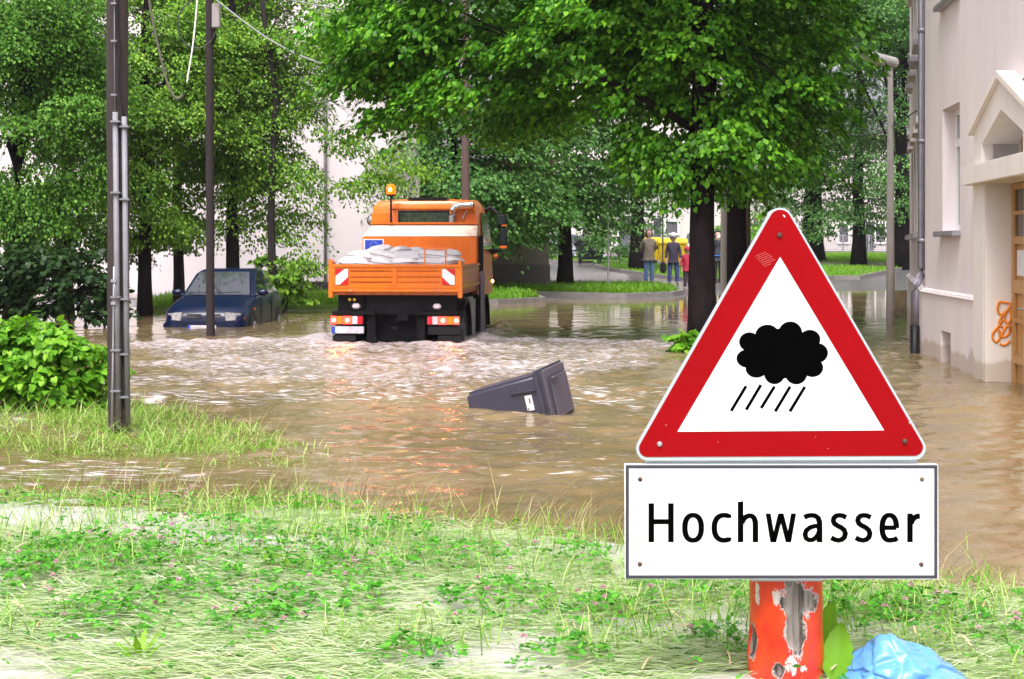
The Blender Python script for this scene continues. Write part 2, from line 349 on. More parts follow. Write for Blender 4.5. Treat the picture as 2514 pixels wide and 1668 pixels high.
def water_mat():
    m = bpy.data.materials.new("muddy_water"); m.use_nodes = True; t = m.node_tree; L = t.links.new; b = t.nodes["Principled BSDF"]
    tc = t.nodes.new("ShaderNodeTexCoord")
    at = t.nodes.new("ShaderNodeAttribute"); at.attribute_name = "foam"
    nb = t.nodes.new("ShaderNodeTexNoise"); nb.inputs['Scale'].default_value = .55; nb.inputs['Detail'].default_value = 5
    L(tc.outputs['Object'], nb.inputs['Vector'])
    mud = t.nodes.new("ShaderNodeValToRGB"); mud.color_ramp.elements[0].position = .35; mud.color_ramp.elements[1].position = .68
    mud.color_ramp.elements[0].color = (.15, .108, .05, 1); mud.color_ramp.elements[1].color = (.235, .172, .09, 1)
    L(nb.outputs[0], mud.inputs[0])
    # foam flecks: noise stretched along the flow, thresholded by how churned the water is
    mp = t.nodes.new("ShaderNodeMapping"); mp.inputs['Scale'].default_value = (.8, 1.3, 1); L(tc.outputs['Object'], mp.inputs[0])
    nf = t.nodes.new("ShaderNodeTexNoise"); nf.inputs['Scale'].default_value = 9; nf.inputs['Detail'].default_value = 8; nf.inputs['Roughness'].default_value = .72
    L(mp.outputs[0], nf.inputs['Vector'])
    ad = t.nodes.new("ShaderNodeMath"); ad.operation = 'ADD'; L(nf.outputs[0], ad.inputs[0]); L(at.outputs['Fac'], ad.inputs[1])
    fr = t.nodes.new("ShaderNodeValToRGB"); fr.color_ramp.elements[0].position = .78; fr.color_ramp.elements[1].position = 1.12
    fr.color_ramp.elements[0].position = .80; fr.color_ramp.elements[1].position = 1.06
    L(ad.outputs[0], fr.inputs[0])
    mx = t.nodes.new("ShaderNodeMix"); mx.data_type = 'RGBA'; L(fr.outputs[0], mx.inputs[0]); L(mud.outputs[0], mx.inputs[6]); mx.inputs[7].default_value = (.40, .355, .365, 1)
    # long thin pale streaks: drifting foam and sky glints painted into the colour
    m3 = t.nodes.new("ShaderNodeMapping"); m3.inputs['Scale'].default_value = (.8, 3.6, 1); L(tc.outputs['Object'], m3.inputs[0])
    n3 = t.nodes.new("ShaderNodeTexNoise"); n3.inputs['Scale'].default_value = 5.5; n3.inputs['Detail'].default_value = 6; n3.inputs['Roughness'].default_value = .62; L(m3.outputs[0], n3.inputs['Vector'])
    a3 = t.nodes.new("ShaderNodeAttribute"); a3.attribute_name = "fleck"
    s3 = t.nodes.new("ShaderNodeMath"); s3.operation = 'ADD'; L(n3.outputs[0], s3.inputs[0]); L(a3.outputs['Fac'], s3.inputs[1])
    r3 = t.nodes.new("ShaderNodeValToRGB"); r3.color_ramp.elements[0].position = .74; r3.color_ramp.elements[1].position = .84; L(s3.outputs[0], r3.inputs[0])
    m4 = t.nodes.new("ShaderNodeMix"); m4.data_type = 'RGBA'; L(r3.outputs[0], m4.inputs[0]); L(mx.outputs[2], m4.inputs[6]); m4.inputs[7].default_value = (.66, .62, .63, 1)
    L(m4.outputs[2], b.inputs['Base Color'])
    rg = t.nodes.new("ShaderNodeMath"); rg.operation = 'MULTIPLY_ADD'; L(fr.outputs[0], rg.inputs[0]); rg.inputs[1].default_value = .3; rg.inputs[2].default_value = .05; L(rg.outputs[0], b.inputs['Roughness'])
    b.inputs['IOR'].default_value = 1.33; b.inputs['Specular IOR Level'].default_value = .5
    n2 = t.nodes.new("ShaderNodeTexNoise"); n2.inputs['Scale'].default_value = 11; n2.inputs['Detail'].default_value = 4
    L(tc.outputs['Object'], n2.inputs['Vector'])
    a2 = t.nodes.new("ShaderNodeAttribute"); a2.attribute_name = "rough"
    bp = t.nodes.new("ShaderNodeBump"); bp.inputs['Distance'].default_value = .02
    L(a2.outputs['Fac'], bp.inputs['Strength']); L(n2.outputs[0], bp.inputs['Height']); L(bp.outputs[0], b.inputs['Normal'])
    return m
wy = np.concatenate([[2.5, 3.2], 3.8 * (52 / 3.8) ** (np.arange(740) / 739)])
def wxs(y):
    c = np.linspace(-.56, .56, 640) * max(y, 3.8); return np.concatenate([[-90, -.56 * max(y, 3.8) - 8], c, [.56 * max(y, 3.8) + 8, 90]])
wat = grid_mesh("flood_water", wxs, wy, water_z, water_mat()); tag(wat, kind="structure")
co = np.zeros(len(wat.data.vertices) * 3, np.float32); wat.data.vertices.foreach_get('co', co); co = co.reshape(-1, 3)
foam = wake_mask(co[:, 0], co[:, 1]) * .36 + .05 * sstep(2.5, 4.5, co[:, 0]) * sstep(8, 11, co[:, 1]) * sstep(23, 19, co[:, 1]) + np.clip(co[:, 2] * 2.2, 0, .2)
foam += .05 * sstep(.5, .75, fbm(co[:, 0] * .6, co[:, 1] * .9)) * sstep(6, 9, co[:, 1]) * sstep(26, 18, co[:, 1]) * sstep(3, -1, co[:, 0])
a = wat.data.attributes.new("foam", 'FLOAT', 'POINT'); a.data.foreach_set('value', foam.astype(np.float32))
fl_ = (.145 + .10 * sstep(.40, .68, fbm(co[:, 0] * .4 + 7, co[:, 1] * .6 + 3, 3))) * sstep(7.2, 9.0, co[:, 1]) * sstep(25, 19, co[:, 1]) * sstep(3.2, .5, co[:, 0]) + .03 * sstep(2.5, 4, co[:, 0]) * sstep(7, 9, co[:, 1]) * sstep(23, 19, co[:, 1]) - .04 * wake_mask(co[:, 0], co[:, 1])
a = wat.data.attributes.new("fleck", 'FLOAT', 'POINT'); a.data.foreach_set('value', fl_.astype(np.float32))
rough = np.interp(co[:, 1], [4, 8, 14, 22, 27, 50], [.2, .25, .3, .2, .03, .02]) + .5 * wake_mask(co[:, 0], co[:, 1])
a = wat.data.attributes.new("rough", 'FLOAT', 'POINT'); a.data.foreach_set('value', rough.astype(np.float32))

# ------------------------------------------------------------------ far lawns, kerbs
LAWNS = [[(.7, 38.6), (3.0, 38.4), (4.3, 39.4), (4.75, 40.6), (4.4, 42.8), (0., 43.2), (-4, 42), (-4, 38.8)],
         [(-3.4, 34.2), (-.4, 34.4), (.7, 35.8), (.4, 37.5), (-4, 38.0)],
         [(3.7, 62), (4.0, 58.5), (4.7, 55), (6.15, 49.7), (9, 49.5), (14, 56), (14, 64), (4.5, 64)],
         [(.5, 69), (6.2, 67), (6.5, 73), (.5, 74)],
         [(8.5, 53), (13, 53.5), (17.5, 64), (12, 67), (9.5, 64)],
         [(9, 70), (24, 69), (28, 88), (10, 90)],
         [(-8.3, 31.5), (-5.6, 30.8), (-3.6, 32), (-3.6, 35), (-8.3, 35)]]
M_turf = mat("turf", (.06, .14, .012), .9, col2=(.12, .23, .025), scale=4)
def inside(px, py, poly):
    c = np.zeros(len(px), bool); n = len(poly)
    for i in range(n):
        (x1, y1), (x2, y2) = poly[i], poly[(i + 1) % n]
        k = ((y1 > py) != (y2 > py)) & (px < (x2 - x1) * (py - y1) / ((y2 - y1) or 1e-9) + x1); c ^= k
    return c
gb = []
for li, poly in enumerate(LAWNS):
    b = MB(); top = [Vector((x, y, max(tz1(x, y), -.02) + .11)) for x, y in poly]
    b.prism([p - Vector((0, 0, .4)) for p in top], (0, 0, .4))
    o = b.build("lawn", M_turf); tag(o, kind="structure")
    if li not in (6,):
        kb = MB(); n = len(poly); cen = Vector((sum(p[0] for p in poly) / n, sum(p[1] for p in poly) / n, 0))
        ring_o = []; 
        for p in top:
            d = (p - cen); d.z = 0; d.normalize(); ring_o.append(p + d * .16)
        for i in range(n):
            a_, b_ = top[i], top[(i + 1) % n]; c_, d_ = ring_o[(i + 1) % n], ring_o[i]
            up = Vector((0, 0, .02)); dn = Vector((0, 0, -.4))
            kb.hexa([a_ + dn, b_ + dn, c_ + dn, d_ + dn, a_ + up, b_ + up, c_ + up, d_ + up], bev=.015)
        o = kb.build("kerb", M_kerb); tag(o, kind="structure")
    P = np.array(poly); A = abs(sum(poly[i][0] * poly[(i + 1) % len(poly)][1] - poly[(i + 1) % len(poly)][0] * poly[i][1] for i in range(len(poly)))) / 2
    n = int(A * (330 if li < 2 or li == 6 else 70))
    x = RNG.uniform(P[:, 0].min(), P[:, 0].max(), n * 2); y = RNG.uniform(P[:, 1].min(), P[:, 1].max(), n * 2)
    k = inside(x, y, poly); x, y = x[k], y[k]
    zt = np.maximum(tz(x, y), -.02) + .10
    gb.append(np.stack([x, y, zt, np.full(len(x), .2 if li < 2 or li == 6 else .14)], 1))
gb = np.concatenate(gb); n = len(gb)
o = blades("verge_grass", gb[:, :3].copy(), RNG.uniform(0, 2 * PI, n), RNG.uniform(0, .6, n), gb[:, 3] * RNG.uniform(.5, 1.4, n), RNG.uniform(.012, .03, n), M_grassF)
tag(o, "lush green grass growing on the kerbed verges behind the flood", "grass", kind="stuff")

# ------------------------------------------------------------------ trees
def sphere_pts(circ, n, g, shell=.35, ydep=1.5, clump=0, spread=1.):
    """cluster centres in a union of balls (x, y, z, r)"""
    c = np.array(circ); wt = c[:, 3] ** 2; idx = g.choice(len(c), n, p=wt / wt.sum())
    d = unit(g.normal(size=(n, 3))); rr = g.uniform(shell, 1, n) ** .6
    off = d * rr[:, None] * c[idx, 3:4]; off[:, 1] *= ydep
    P = c[idx, :3] + off
    if clump:                                              # most clusters gather into boughs with dark gaps between them
        K = max(4, n // clump); own = g.integers(0, K, n); fill = g.random(n) < .3
        Q = P[:K][own] + g.normal(size=(n, 3)) * np.array([.27, .27, .11]) * spread
        Fl = c[idx, :3] + off * .62
        P = np.where(fill[:, None], Fl, Q)
    return P
def crown(parent, balls, nclu, per, csize, lsize, m, seed, axis, shape=HEART, ydep=1.5, shell=.35, flat=.35, clump=0, spread=1.):
    g = np.random.default_rng(seed); C = sphere_pts(balls, nclu, g, shell, ydep, clump, spread); N = nclu * per
    ci = np.repeat(np.arange(nclu), per); Rr = csize * g.uniform(.6, 1.3, nclu)[ci]
    rho = np.sqrt(g.random(N)); ph = g.uniform(0, 2 * PI, N)
    out = C - np.array(axis); out[:, 2] *= .3; out = unit(out)
    rad = np.stack([np.cos(ph), np.sin(ph), np.zeros(N)], 1)
    pos = C[ci] + rad * (rho * Rr)[:, None]
    pos += out[ci] * (Rr * .3)[:, None]
    tilt = np.sum(rad * out[ci], 1)                                   # sprays hang down towards their outer end
    pos[:, 2] += -flat * Rr * rho ** 2 * 1.0 - .28 * Rr * rho * tilt + g.normal(0, .09, N) * Rr
    tip = rad * .55 + out[ci] * .55 + np.array([0, 0, -.75]) + g.normal(0, .35, (N, 3))
    nrm = rad * .3 + out[ci] * .45 + np.array([0, 0, .9]) + g.normal(0, .42, (N, 3))
    o = leaves("crown", pos.astype(np.float64), tip, nrm, lsize * g.uniform(.6, 1.25, N), m, shape)
    o.parent = parent; return C
def limbs(b, base, top, r0, r1, C, nb, g, lean=0, m=None, bend=.12):
    base = Vector(base); top = Vector(top); n = 9; pts = []; rs = []
    for i in range(n):
        t = i / (n - 1); p = base.lerp(top, t) + Vector((g.normal(0, bend) * t, g.normal(0, bend) * t, 0)) * (1 if 0 < i < n - 1 else 0)
        pts.append(p); rs.append((r0 * (1.35 - .35 * min(1, t * 6)) * (1 - t) + r1 * t) if t < .17 else r0 + (r1 - r0) * t)
    b.tube(pts, rs, 12)
    for i in range(nb):
        c = Vector(C[g.integers(len(C))]); t = g.uniform(.42, .95); k = t * (n - 1); j = int(k); s = pts[j].lerp(pts[min(j + 1, n - 1)], k - j)
        c.z += .3
        if c.z < s.z - .8: c.z = s.z - .4
        mid = s.lerp(c, .5) + Vector((g.normal(0, .12), g.normal(0, .12), .42 + g.normal(0, .1)))
        rr = max(.012, (r0 + (r1 - r0) * t) * g.uniform(.16, .36))
        q = [s, s.lerp(mid, .5) + Vector((0, 0, .08)), mid, mid.lerp(c, .5) + Vector((0, 0, .05)), c]
        b.tube(q, [rr, rr * .8, rr * .55, rr * .35, rr * .12], 6)
        for _ in range(2):
            e = c + Vector(g.normal(0, .5, 3)); b.tube([mid, mid.lerp(e, .55) + Vector((0, 0, .06)), e], [rr * .35, rr * .22, .004], 5)
def tree(name, label, px, d, zb, ztop, r0, circ, nclu, per, csize, lsize, m, seed, shape=HEART, bark=None, extra=(), cat="tree", group=None, nb=16, ydep=1.5, shell=.35, lean=0, dd=0, flat=.35, clump=0, spread=1.):
    g = np.random.default_rng(seed + 500); bx = XP(px, d)
    root = thing(name, label, cat, (bx, d, zb), group=group)
    balls = [(XP(cx, d + dd), d + dd, ZP(cy, d + dd), rp / F * d) for cx, cy, rp in circ] + list(extra)
    balls = [(x - bx, y - d, z - zb, r) for x, y, z, r in balls]
    C = crown(root, balls, nclu, per, csize, lsize, m, seed, (0, 0, (ztop - zb) * .6), shape, ydep, shell, flat, clump, spread)
    b = MB(); limbs(b, (0, 0, 0), (lean, 0, ztop - zb), r0, r0 * (.6 if r0 > .18 and d < 26 else .4), C, nb, g, bend=.03 if d < 26 else .1)
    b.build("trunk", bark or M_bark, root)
    return root

# two big lime trees in front
c1 = [(920, 60, 95), (880, 170, 45), (900, 240, 45), (950, 275, 42), (990, 180, 70), (1060, 60, 110), (1080, 200, 60), (1190, 110, 120), (1130, 225, 38), (1210, 210, 45), (1330, 70, 140), (1290, 215, 42), (1370, 215, 60), (1450, 130, 120), (1450, 265, 38), (1500, 250, 40), (1540, 70, 130),
      (1590, 180, 60), (1620, 110, 140), (1605, 330, 50), (1650, 300, 55), (1560, 300, 30), (1680, 370, 55), (1690, 420, 34), (1730, 250, 70), (1760, 120, 140), (1760, 370, 70), (1800, 270, 90), (1850, 350, 70), (1830, 430, 42), (1860, 410, 40), (1880, 210, 90), (1940, 240, 65), (2005, 275, 45), (2070, 280, 34), (1960, 150, 75), (2000, 90, 60)]
tree("lime_tree", "big lime tree with dense dark trunk and wide low crown above the sign", 1725, 19.6, -.5, 7.5, .19, c1, 1300, 80, .33, .076, M_lime, 21,
     extra=[(XP(x, 19.6), 19.6 + dy, z, r) for x, dy, z, r in ((1300, 0, 5.6, 1.3), (1600, .5, 6, 1.6), (1850, 0, 5.8, 1.4), (1000, 0, 5.2, 1.0), (1600, 2.0, 4.3, 1.2), (1300, 1.8, 4.1, 1.0))], nb=34, ydep=1.5, flat=.75, clump=7, spread=.9)
c2 = [(1870, 60, 130), (1980, 30, 100), (2030, 15, 50), (1940, 160, 90), (2000, 170, 60), (1850, 440, 36), (1960, 370, 50), (1900, 330, 80), (2020, 390, 24), (1800, 250, 100)]
tree("lime_tree", "second lime tree trunk directly right of the concrete pole", 1812, 25, -.5, 9, .185, c2, 420, 76, .36, .082, M_lime, 22,
     extra=[(XP(1850, 25), 25, 7.0, 2.0), (XP(1900, 25), 25, 7.6, 1.4), (XP(1750, 25), 26, 5, 1.5)], nb=20, bark=M_bark, flat=.75, clump=7)

# left row of street trees in the flood
M_limeShade = leafmat('shaded_lime_leaf', (.035, .12, .01), (.07, .20, .016), (.17, .36, .04), .26)  # lime leaf darkened: shade on the two leftmost trees put into the colour
LT = [("tall tree furthest left with thick dark trunk, behind the hedge", 45, 26.5, .25, [(20, 80, 150), (130, 60, 130), (60, 260, 110), (170, 300, 100), (10, 430, 90), (110, 470, 110), (60, 560, 60), (200, 180, 120), (220, 420, 80)], 190, M_limeShade),
      ("tree left of the near wooden pole with its trunk half hidden by shrub", 160, 29, .17, [(180, 110, 130), (210, 260, 100), (180, 470, 110), (250, 560, 70), (110, 560, 90), (280, 380, 90)], 120, M_limeShade),
      ("leafy tree with dark trunk just right of the near wooden pole", 356, 28.8, .14, [(330, 120, 130), (360, 280, 120), (340, 430, 90), (400, 520, 75), (450, 80, 120), (300, 560, 50), (480, 240, 90)], 170, M_limeL),
      ("slim tree behind the roof of the blue car, left of the thin pole", 440, 31, .12, [(430, 200, 110), (500, 380, 90), (450, 480, 80), (420, 560, 50), (560, 90, 110)], 100, M_limeL),
      ("tree with ivy hung trunk behind the roof of the blue car", 572, 30.2, .15, [(620, 120, 120), (600, 290, 110), (660, 220, 100), (610, 430, 90), (680, 380, 90), (560, 520, 60), (720, 130, 90), (690, 520, 45), (540, 380, 70)], 165, M_limeL),
      ("thin tree at right end of the row, reaching over the pale wall", 668, 29.5, .09, [(770, 60, 90), (760, 190, 60), (790, 330, 60), (740, 440, 70), (830, 280, 35), (870, 350, 45), (900, 420, 45), (840, 430, 40), (960, 440, 55), (990, 400, 40), (740, 600, 40), (700, 620, 40), (800, 120, 60)], 80, M_limeL)]
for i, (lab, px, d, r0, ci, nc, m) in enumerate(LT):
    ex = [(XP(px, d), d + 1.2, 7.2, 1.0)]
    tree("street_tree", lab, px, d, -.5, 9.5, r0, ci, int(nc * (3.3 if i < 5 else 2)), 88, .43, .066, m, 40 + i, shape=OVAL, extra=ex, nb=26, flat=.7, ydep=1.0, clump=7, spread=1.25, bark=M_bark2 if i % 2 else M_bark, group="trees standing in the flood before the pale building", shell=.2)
# trees behind the truck and the far lawns
BT = [("dark tree behind the truck cab, beside the brown pole", 1110, 38, .2, [(1060, 330, 90), (1180, 290, 90), (1270, 340, 80), (1120, 430, 95), (1240, 450, 95), (1320, 490, 60), (1010, 450, 60), (1180, 540, 60), (1290, 560, 50), (1080, 520, 50)], 220, .12, M_limeD, -.4),
      ("dark trunked tree on the verge left of the thin metal post", 1386, 41.5, .22, [(1400, 330, 90), (1500, 300, 90), (1340, 420, 60), (1450, 430, 85), (1390, 500, 60), (1540, 400, 70), (1480, 520, 50), (1600, 430, 50)], 190, .12, M_limeD, .05),
      ("tree in front of the yellow containers with leaves low on its trunk", 1565, 57, .3, [(1540, 420, 80), (1640, 400, 80), (1590, 500, 55), (1500, 500, 50), (1480, 560, 40), (1650, 480, 35)], 150, .15, M_limeD, .35),
      ("far tree with thick trunk right behind the sign apex", 1995, 72, .55, [(1900, 400, 110), (1990, 440, 100), (1880, 500, 70), (1960, 520, 60), (2030, 360, 100), (1930, 300, 100), (1850, 480, 60), (1890, 560, 45), (1990, 250, 90)], 190, .17, M_limeD, .5),
      ("far tree in the middle of the lawn before the railing", 2108, 69, .33, [(2080, 420, 90), (2140, 330, 90), (2050, 520, 60), (2130, 500, 60), (2170, 200, 90), (2080, 230, 100), (2000, 160, 100), (2060, 320, 90), (2190, 480, 50), (2020, 560, 35), (2170, 560, 30)], 230, .17, M_limeD, .45),
      ("far tree with shaded trunk beside the building corner", 2216, 64, .42, [(2210, 120, 90), (2230, 270, 80), (2200, 400, 80), (2180, 60, 90), (2240, 480, 60), (2150, 130, 70), (2260, 80, 80)], 190, .16, M_limeD, .4)]
for i, (lab, px, d, r0, ci, nc, ls, m, zb) in enumerate(BT):
    zt = ZP(120, d)
    ex = [(XP(px, d) + dx, d, ZP(60, d) + dz, d * .035) for dx, dz in ((-1.2, 0), (1.2, .4), (0, 1.6))]
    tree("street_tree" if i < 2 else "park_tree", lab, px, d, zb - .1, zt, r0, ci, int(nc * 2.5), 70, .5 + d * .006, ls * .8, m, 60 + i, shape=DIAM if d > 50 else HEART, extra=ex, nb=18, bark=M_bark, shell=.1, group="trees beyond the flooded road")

# shrubs
def shrub(name, label, px, d, zb, circ, nclu, per, cs, ls, m, seed, cat="shrub", ydep=1., shape=HEART, flat=.3, nst=8):
    bx = XP(px, d); root = thing(name, label, cat, (bx, d, zb)); g = np.random.default_rng(seed)
    balls = [(XP(cx, d) - bx, 0, ZP(cy, d) - zb, rp / F * d) for cx, cy, rp in circ]
    C = crown(root, balls, nclu, per, cs, ls, m, seed, (0, 0, .1), shape, ydep, .3, flat)
    b = MB()
    for i in range(nst):
        c = Vector(C[g.integers(len(C))]); b.tube([(g.normal(0, .08), g.normal(0, .08), -.1), (c.x * .5, c.y * .5, c.z * .6), c], [.014, .01, .004], 5)
    b.build("stem", M_bark2, root); return root
shrub("hedge_bush", "bright green leafy hedge bush at left edge beside the near wooden pole", 110, 12.2, 0,
      [(-60, 880, 130), (60, 880, 110), (160, 890, 95), (215, 920, 62), (10, 820, 55), (110, 835, 55), (180, 850, 45), (200, 960, 50), (60, 960, 80), (150, 970, 60), (-90, 960, 110), (-190, 880, 130)], 300, 34, .16, .066, M_hedge, 81, "hedge", flat=.6, nst=30)
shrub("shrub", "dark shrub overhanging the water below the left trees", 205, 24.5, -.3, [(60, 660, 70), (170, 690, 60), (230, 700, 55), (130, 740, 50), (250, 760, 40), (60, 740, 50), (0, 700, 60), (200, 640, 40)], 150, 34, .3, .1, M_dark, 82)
shrub("shrub", "small shrub with yellow tips under the thin tree by the low stone wall", 690, 29.8, 0.1, [(690, 690, 35), (720, 710, 30), (660, 640, 25), (740, 650, 22)], 40, 30, .25, .1, M_limeL, 83)
shrub("shrub", "bright young lime shoots sprouting at foot of the big tree trunk", 1685, 18.9, -.2, [(1665, 850, 22), (1690, 840, 22), (1700, 860, 20), (1735, 850, 24), (1720, 870, 15), (1680, 870, 14)], 34, 26, .12, .095, M_hedge, 84)
shrub("shrub", "light green bush between the pole and the sign apex", 1880, 58, .4, [(1870, 555, 32), (1850, 580, 28), (1790, 580, 40), (1740, 575, 30), (1890, 600, 25)], 60, 36, .5, .14, M_hedge, 85, shape=DIAM)
shrub("shrub", "dark bush beside the black waste container", 1510, 66, .5, [(1500, 610, 28), (1525, 620, 20), (1480, 590, 20), (1380, 600, 30), (1370, 560, 30), (1350, 620, 20)], 60, 34, .45, .15, M_limeD, 86, shape=DIAM)

# ------------------------------------------------------------------ buildings
def quad_hole_wall(mb, p0, p1, z0, z1, holes, th, m=None):
    """vertical wall from p0 to p1 with rectangular holes [(t0,t1,za,zb)], thickness th along the left normal"""
    p0 = Vector(p0); p1 = Vector(p1); u = (p1 - p0); Ln = u.length; u.normalize(); nv = Vector((-u.y, u.x)) * th
    ts = sorted({0, Ln, *[h[0] for h in holes], *[h[1] for h in holes]}); 
    for a, b in zip(ts, ts[1:]):
        if b - a < 1e-4: continue
        zs = [(z0, z1)]
        for h in holes:
            if h[0] <= a + 1e-5 and h[1] >= b - 1e-5:
                nz = []
                for (c, d) in zs:
                    if h[2] > c: nz.append((c, min(d, h[2])))
                    if h[3] < d: nz.append((max(c, h[3]), d))
                zs = nz
        for c, d in zs:
            if d - c < 1e-4: continue
            A = p0 + u * a; B = p0 + u * b
            mb.hexa([(A.x, A.y, c), (B.x, B.y, c), (B.x + nv.x, B.y + nv.y, c), (A.x + nv.x, A.y + nv.y, c), (A.x, A.y, d), (B.x, B.y, d), (B.x + nv.x, B.y + nv.y, d), (A.x + nv.x, A.y + nv.y, d)], m=m)

# corner house on the right: facade line x = FX(y); far wing runs away behind the downpipe
def FX(y): return 5.38 - .1037 * (18.5 - y)
hb = thing("corner_house", "pale rendered corner house with pointed portal standing in the water at right", "house", (FX(15), 15, 0))
O = Vector((FX(15), 15, 0))
m = MB()
pA = Vector((FX(18.6), 18.6)); pB = Vector((FX(11.0), 11.0)); Lw = (pB - pA).length; sc_ = Lw / 7.6
T = lambda y: (18.6 - y) * sc_
u = (pB - pA).normalized(); nin = Vector((-u.y, u.x))           # inward normal (+x)
def onwall(y, z, dp=0): return Vector((FX(y) + nin.x * dp, y + nin.y * dp, z)) - O
holes = [(T(17.46), T(16.46), 1.585, 3.07), (T(17.3), T(16.72), -.4, .38), (T(14.8), T(13.1), -.6, 3.0), (T(17.46), T(16.46), 4.35, 6.0)]
Q = lambda v: (v[0] - O.x, v[1] - O.y)
quad_hole_wall(m, Q(pA), Q(pB), -.8, 9.0, holes, .34)
# curved corner and far wing
pc = [pA + Vector((.0, 0)), Vector((FX(18.6) + .03, 18.75)), Vector((FX(18.6) + .07, 18.9)), Vector((FX(18.6) + .14, 19.1))]
pD = Vector((7.95, 28.5))
for a_, b_ in zip(pc, pc[1:]): quad_hole_wall(m, Q(b_), Q(a_), -.8, 9.0, [], .34)
wl = (pD - pc[-1]).length
wh = [(wl - t - .9, wl - t, z, z + 1.5) for t in (1.3, 3.2, 5.1, 7.0) for z in (1.6, 4.35)]
quad_hole_wall(m, Q(pD), Q(pc[-1]), -.8, 9.0, wh, .34)
for a_, b_ in ((pB, (14, 11)), ((14, 11), (16, 28.5)), ((16, 28.5), pD)): quad_hole_wall(m, Q(b_), Q(a_), -.8, 9, [], -.3)
m.build("wall", M_wall, hb)
b = MB(); b.prism([Vector((*Q(p), 9.0)) for p in ((pB.x - .3, pB.y - .2), (pA.x - .3, pA.y), (pD.x - .3, pD.y + .3), (16.3, 28.8), (14.3, 10.7))], (0, 0, .4)); b.build("roof", mat("dark_roof_tile", (.12, .06, .045), .8), hb)
# plinth, ledge
for (p, q, th) in ((pA, Vector((FX(15.26), 15.26)), .05), (pc[-1], pD, .05), (pA, pc[-1], .05), (Vector((FX(12.6), 12.6)), pB, .05)):
    uu = (q - p).normalized(); nn = Vector((uu.y, -uu.x)) * (1 if (q - p).y < 0 else -1)
    if nn.x > 0: nn = -nn
    a0, b0 = Q(p), Q(q)
    holes_here = []
    if p is pA and th == .05 and q.y < 17: holes_here = [((p.y - 17.3) * sc_, (p.y - 16.72) * sc_, -.4, .38)]
    pm = MB(); quad_hole_wall(pm, (a0[0], a0[1]), (b0[0], b0[1]), -.8, .8, holes_here, th if Vector((-uu.y, uu.x)).x < 0 else -th)
    pm.build("plinth", M_wall, hb)
    lm = MB(); a3, b3, n3 = Vector((*a0, 0)), Vector((*b0, 0)), Vector((*nn, 0))
    lm.hexa([a3 + Vector((0, 0, .8)), b3 + Vector((0, 0, .8)), b3 + n3 * .075 + Vector((0, 0, .8)), a3 + n3 * .075 + Vector((0, 0, .8)), a3 + Vector((0, 0, .87)), b3 + Vector((0, 0, .87)), b3 + n3 * .065 + Vector((0, 0, .835)), a3 + n3 * .065 + Vector((0, 0, .835))], bev=.012)
    lm.build("ledge", M_wall, hb)
def wall_box(mb, y0, y1, z0, z1, d0, d1, bev=0, m=None):
    """box on the facade from y0 (far) to y1 (near), depth d0..d1 inward"""
    P = [onwall(y0, z0, d0), onwall(y1, z0, d0), onwall(y1, z0, d1), onwall(y0, z0, d1), onwall(y0, z1, d0), onwall(y1, z1, d0), onwall(y1, z1, d1), onwall(y0, z1, d1)]
    mb.hexa(P, bev=bev, m=m)
for zb, zt in ((1.585, 3.07), (4.35, 6.0)):
    wroot = MB()
    for (a_, b_, c_, d_) in ((17.46, 17.38, zb, zt), (16.54, 16.46, zb, zt), (17.38, 16.54, zt - .08, zt), (17.38, 16.54, zb, zb + .08), (17.38, 16.54, zb + 1.02, zb + 1.12)):
        wall_box(wroot, a_, b_, c_, d_, .15, .22, .006)
    wf = wroot.build("window", M_white, hb)
    gm = MB(); wall_box(gm, 17.38, 16.54, zb + .08, zt - .08, .18, .19); gm.build("pane", M_glass, wf)
    sm = MB(); wall_box(sm, 17.56, 16.4, zb - .07, zb - .003, -.1, .14, .01); sm.build("sill", M_greyp, wf)
bm_ = MB(); wall_box(bm_, 17.3, 16.72, -.5, .38, .2, .22); bm_.build("cellar_window", mat("grey_board", (.35, .33, .33), .8), hb)
uu = (pD - pc[-1]).normalized()
for t in (1.3, 3.2, 5.1, 7.0):
    for z in (1.6, 4.35):
        c0 = pc[-1] + uu * t; c1_ = pc[-1] + uu * (t + .9); nn = Vector((-uu.y, uu.x))
        if nn.x > 0: nn = -nn
        def hx(a0, a1, z0, z1, e0, e1, mm):
            k = MB(); A, B = pc[-1] + uu * a0, pc[-1] + uu * a1
            k.hexa([Vector((*(Q(A + nn * e0)), z0)), Vector((*(Q(B + nn * e0)), z0)), Vector((*(Q(B + nn * e1)), z0)), Vector((*(Q(A + nn * e1)), z0)), Vector((*(Q(A + nn * e0)), z1)), Vector((*(Q(B + nn * e0)), z1)), Vector((*(Q(B + nn * e1)), z1)), Vector((*(Q(A + nn * e1)), z1))]); return k
        wf = hx(t, t + .9, z, z + 1.5, -.18, -.14, M_white).build("window", M_glass, hb)
        hx(t - .1, t + 1.0, z - .08, z - .003, -.1, .12, M_greyp).build("sill", M_greyp, wf)
        hx(t - .1, t + 1.0, z + 1.56, z + 1.66, 0.002, .08, M_wall).build("hood_mould", M_wall, wf)
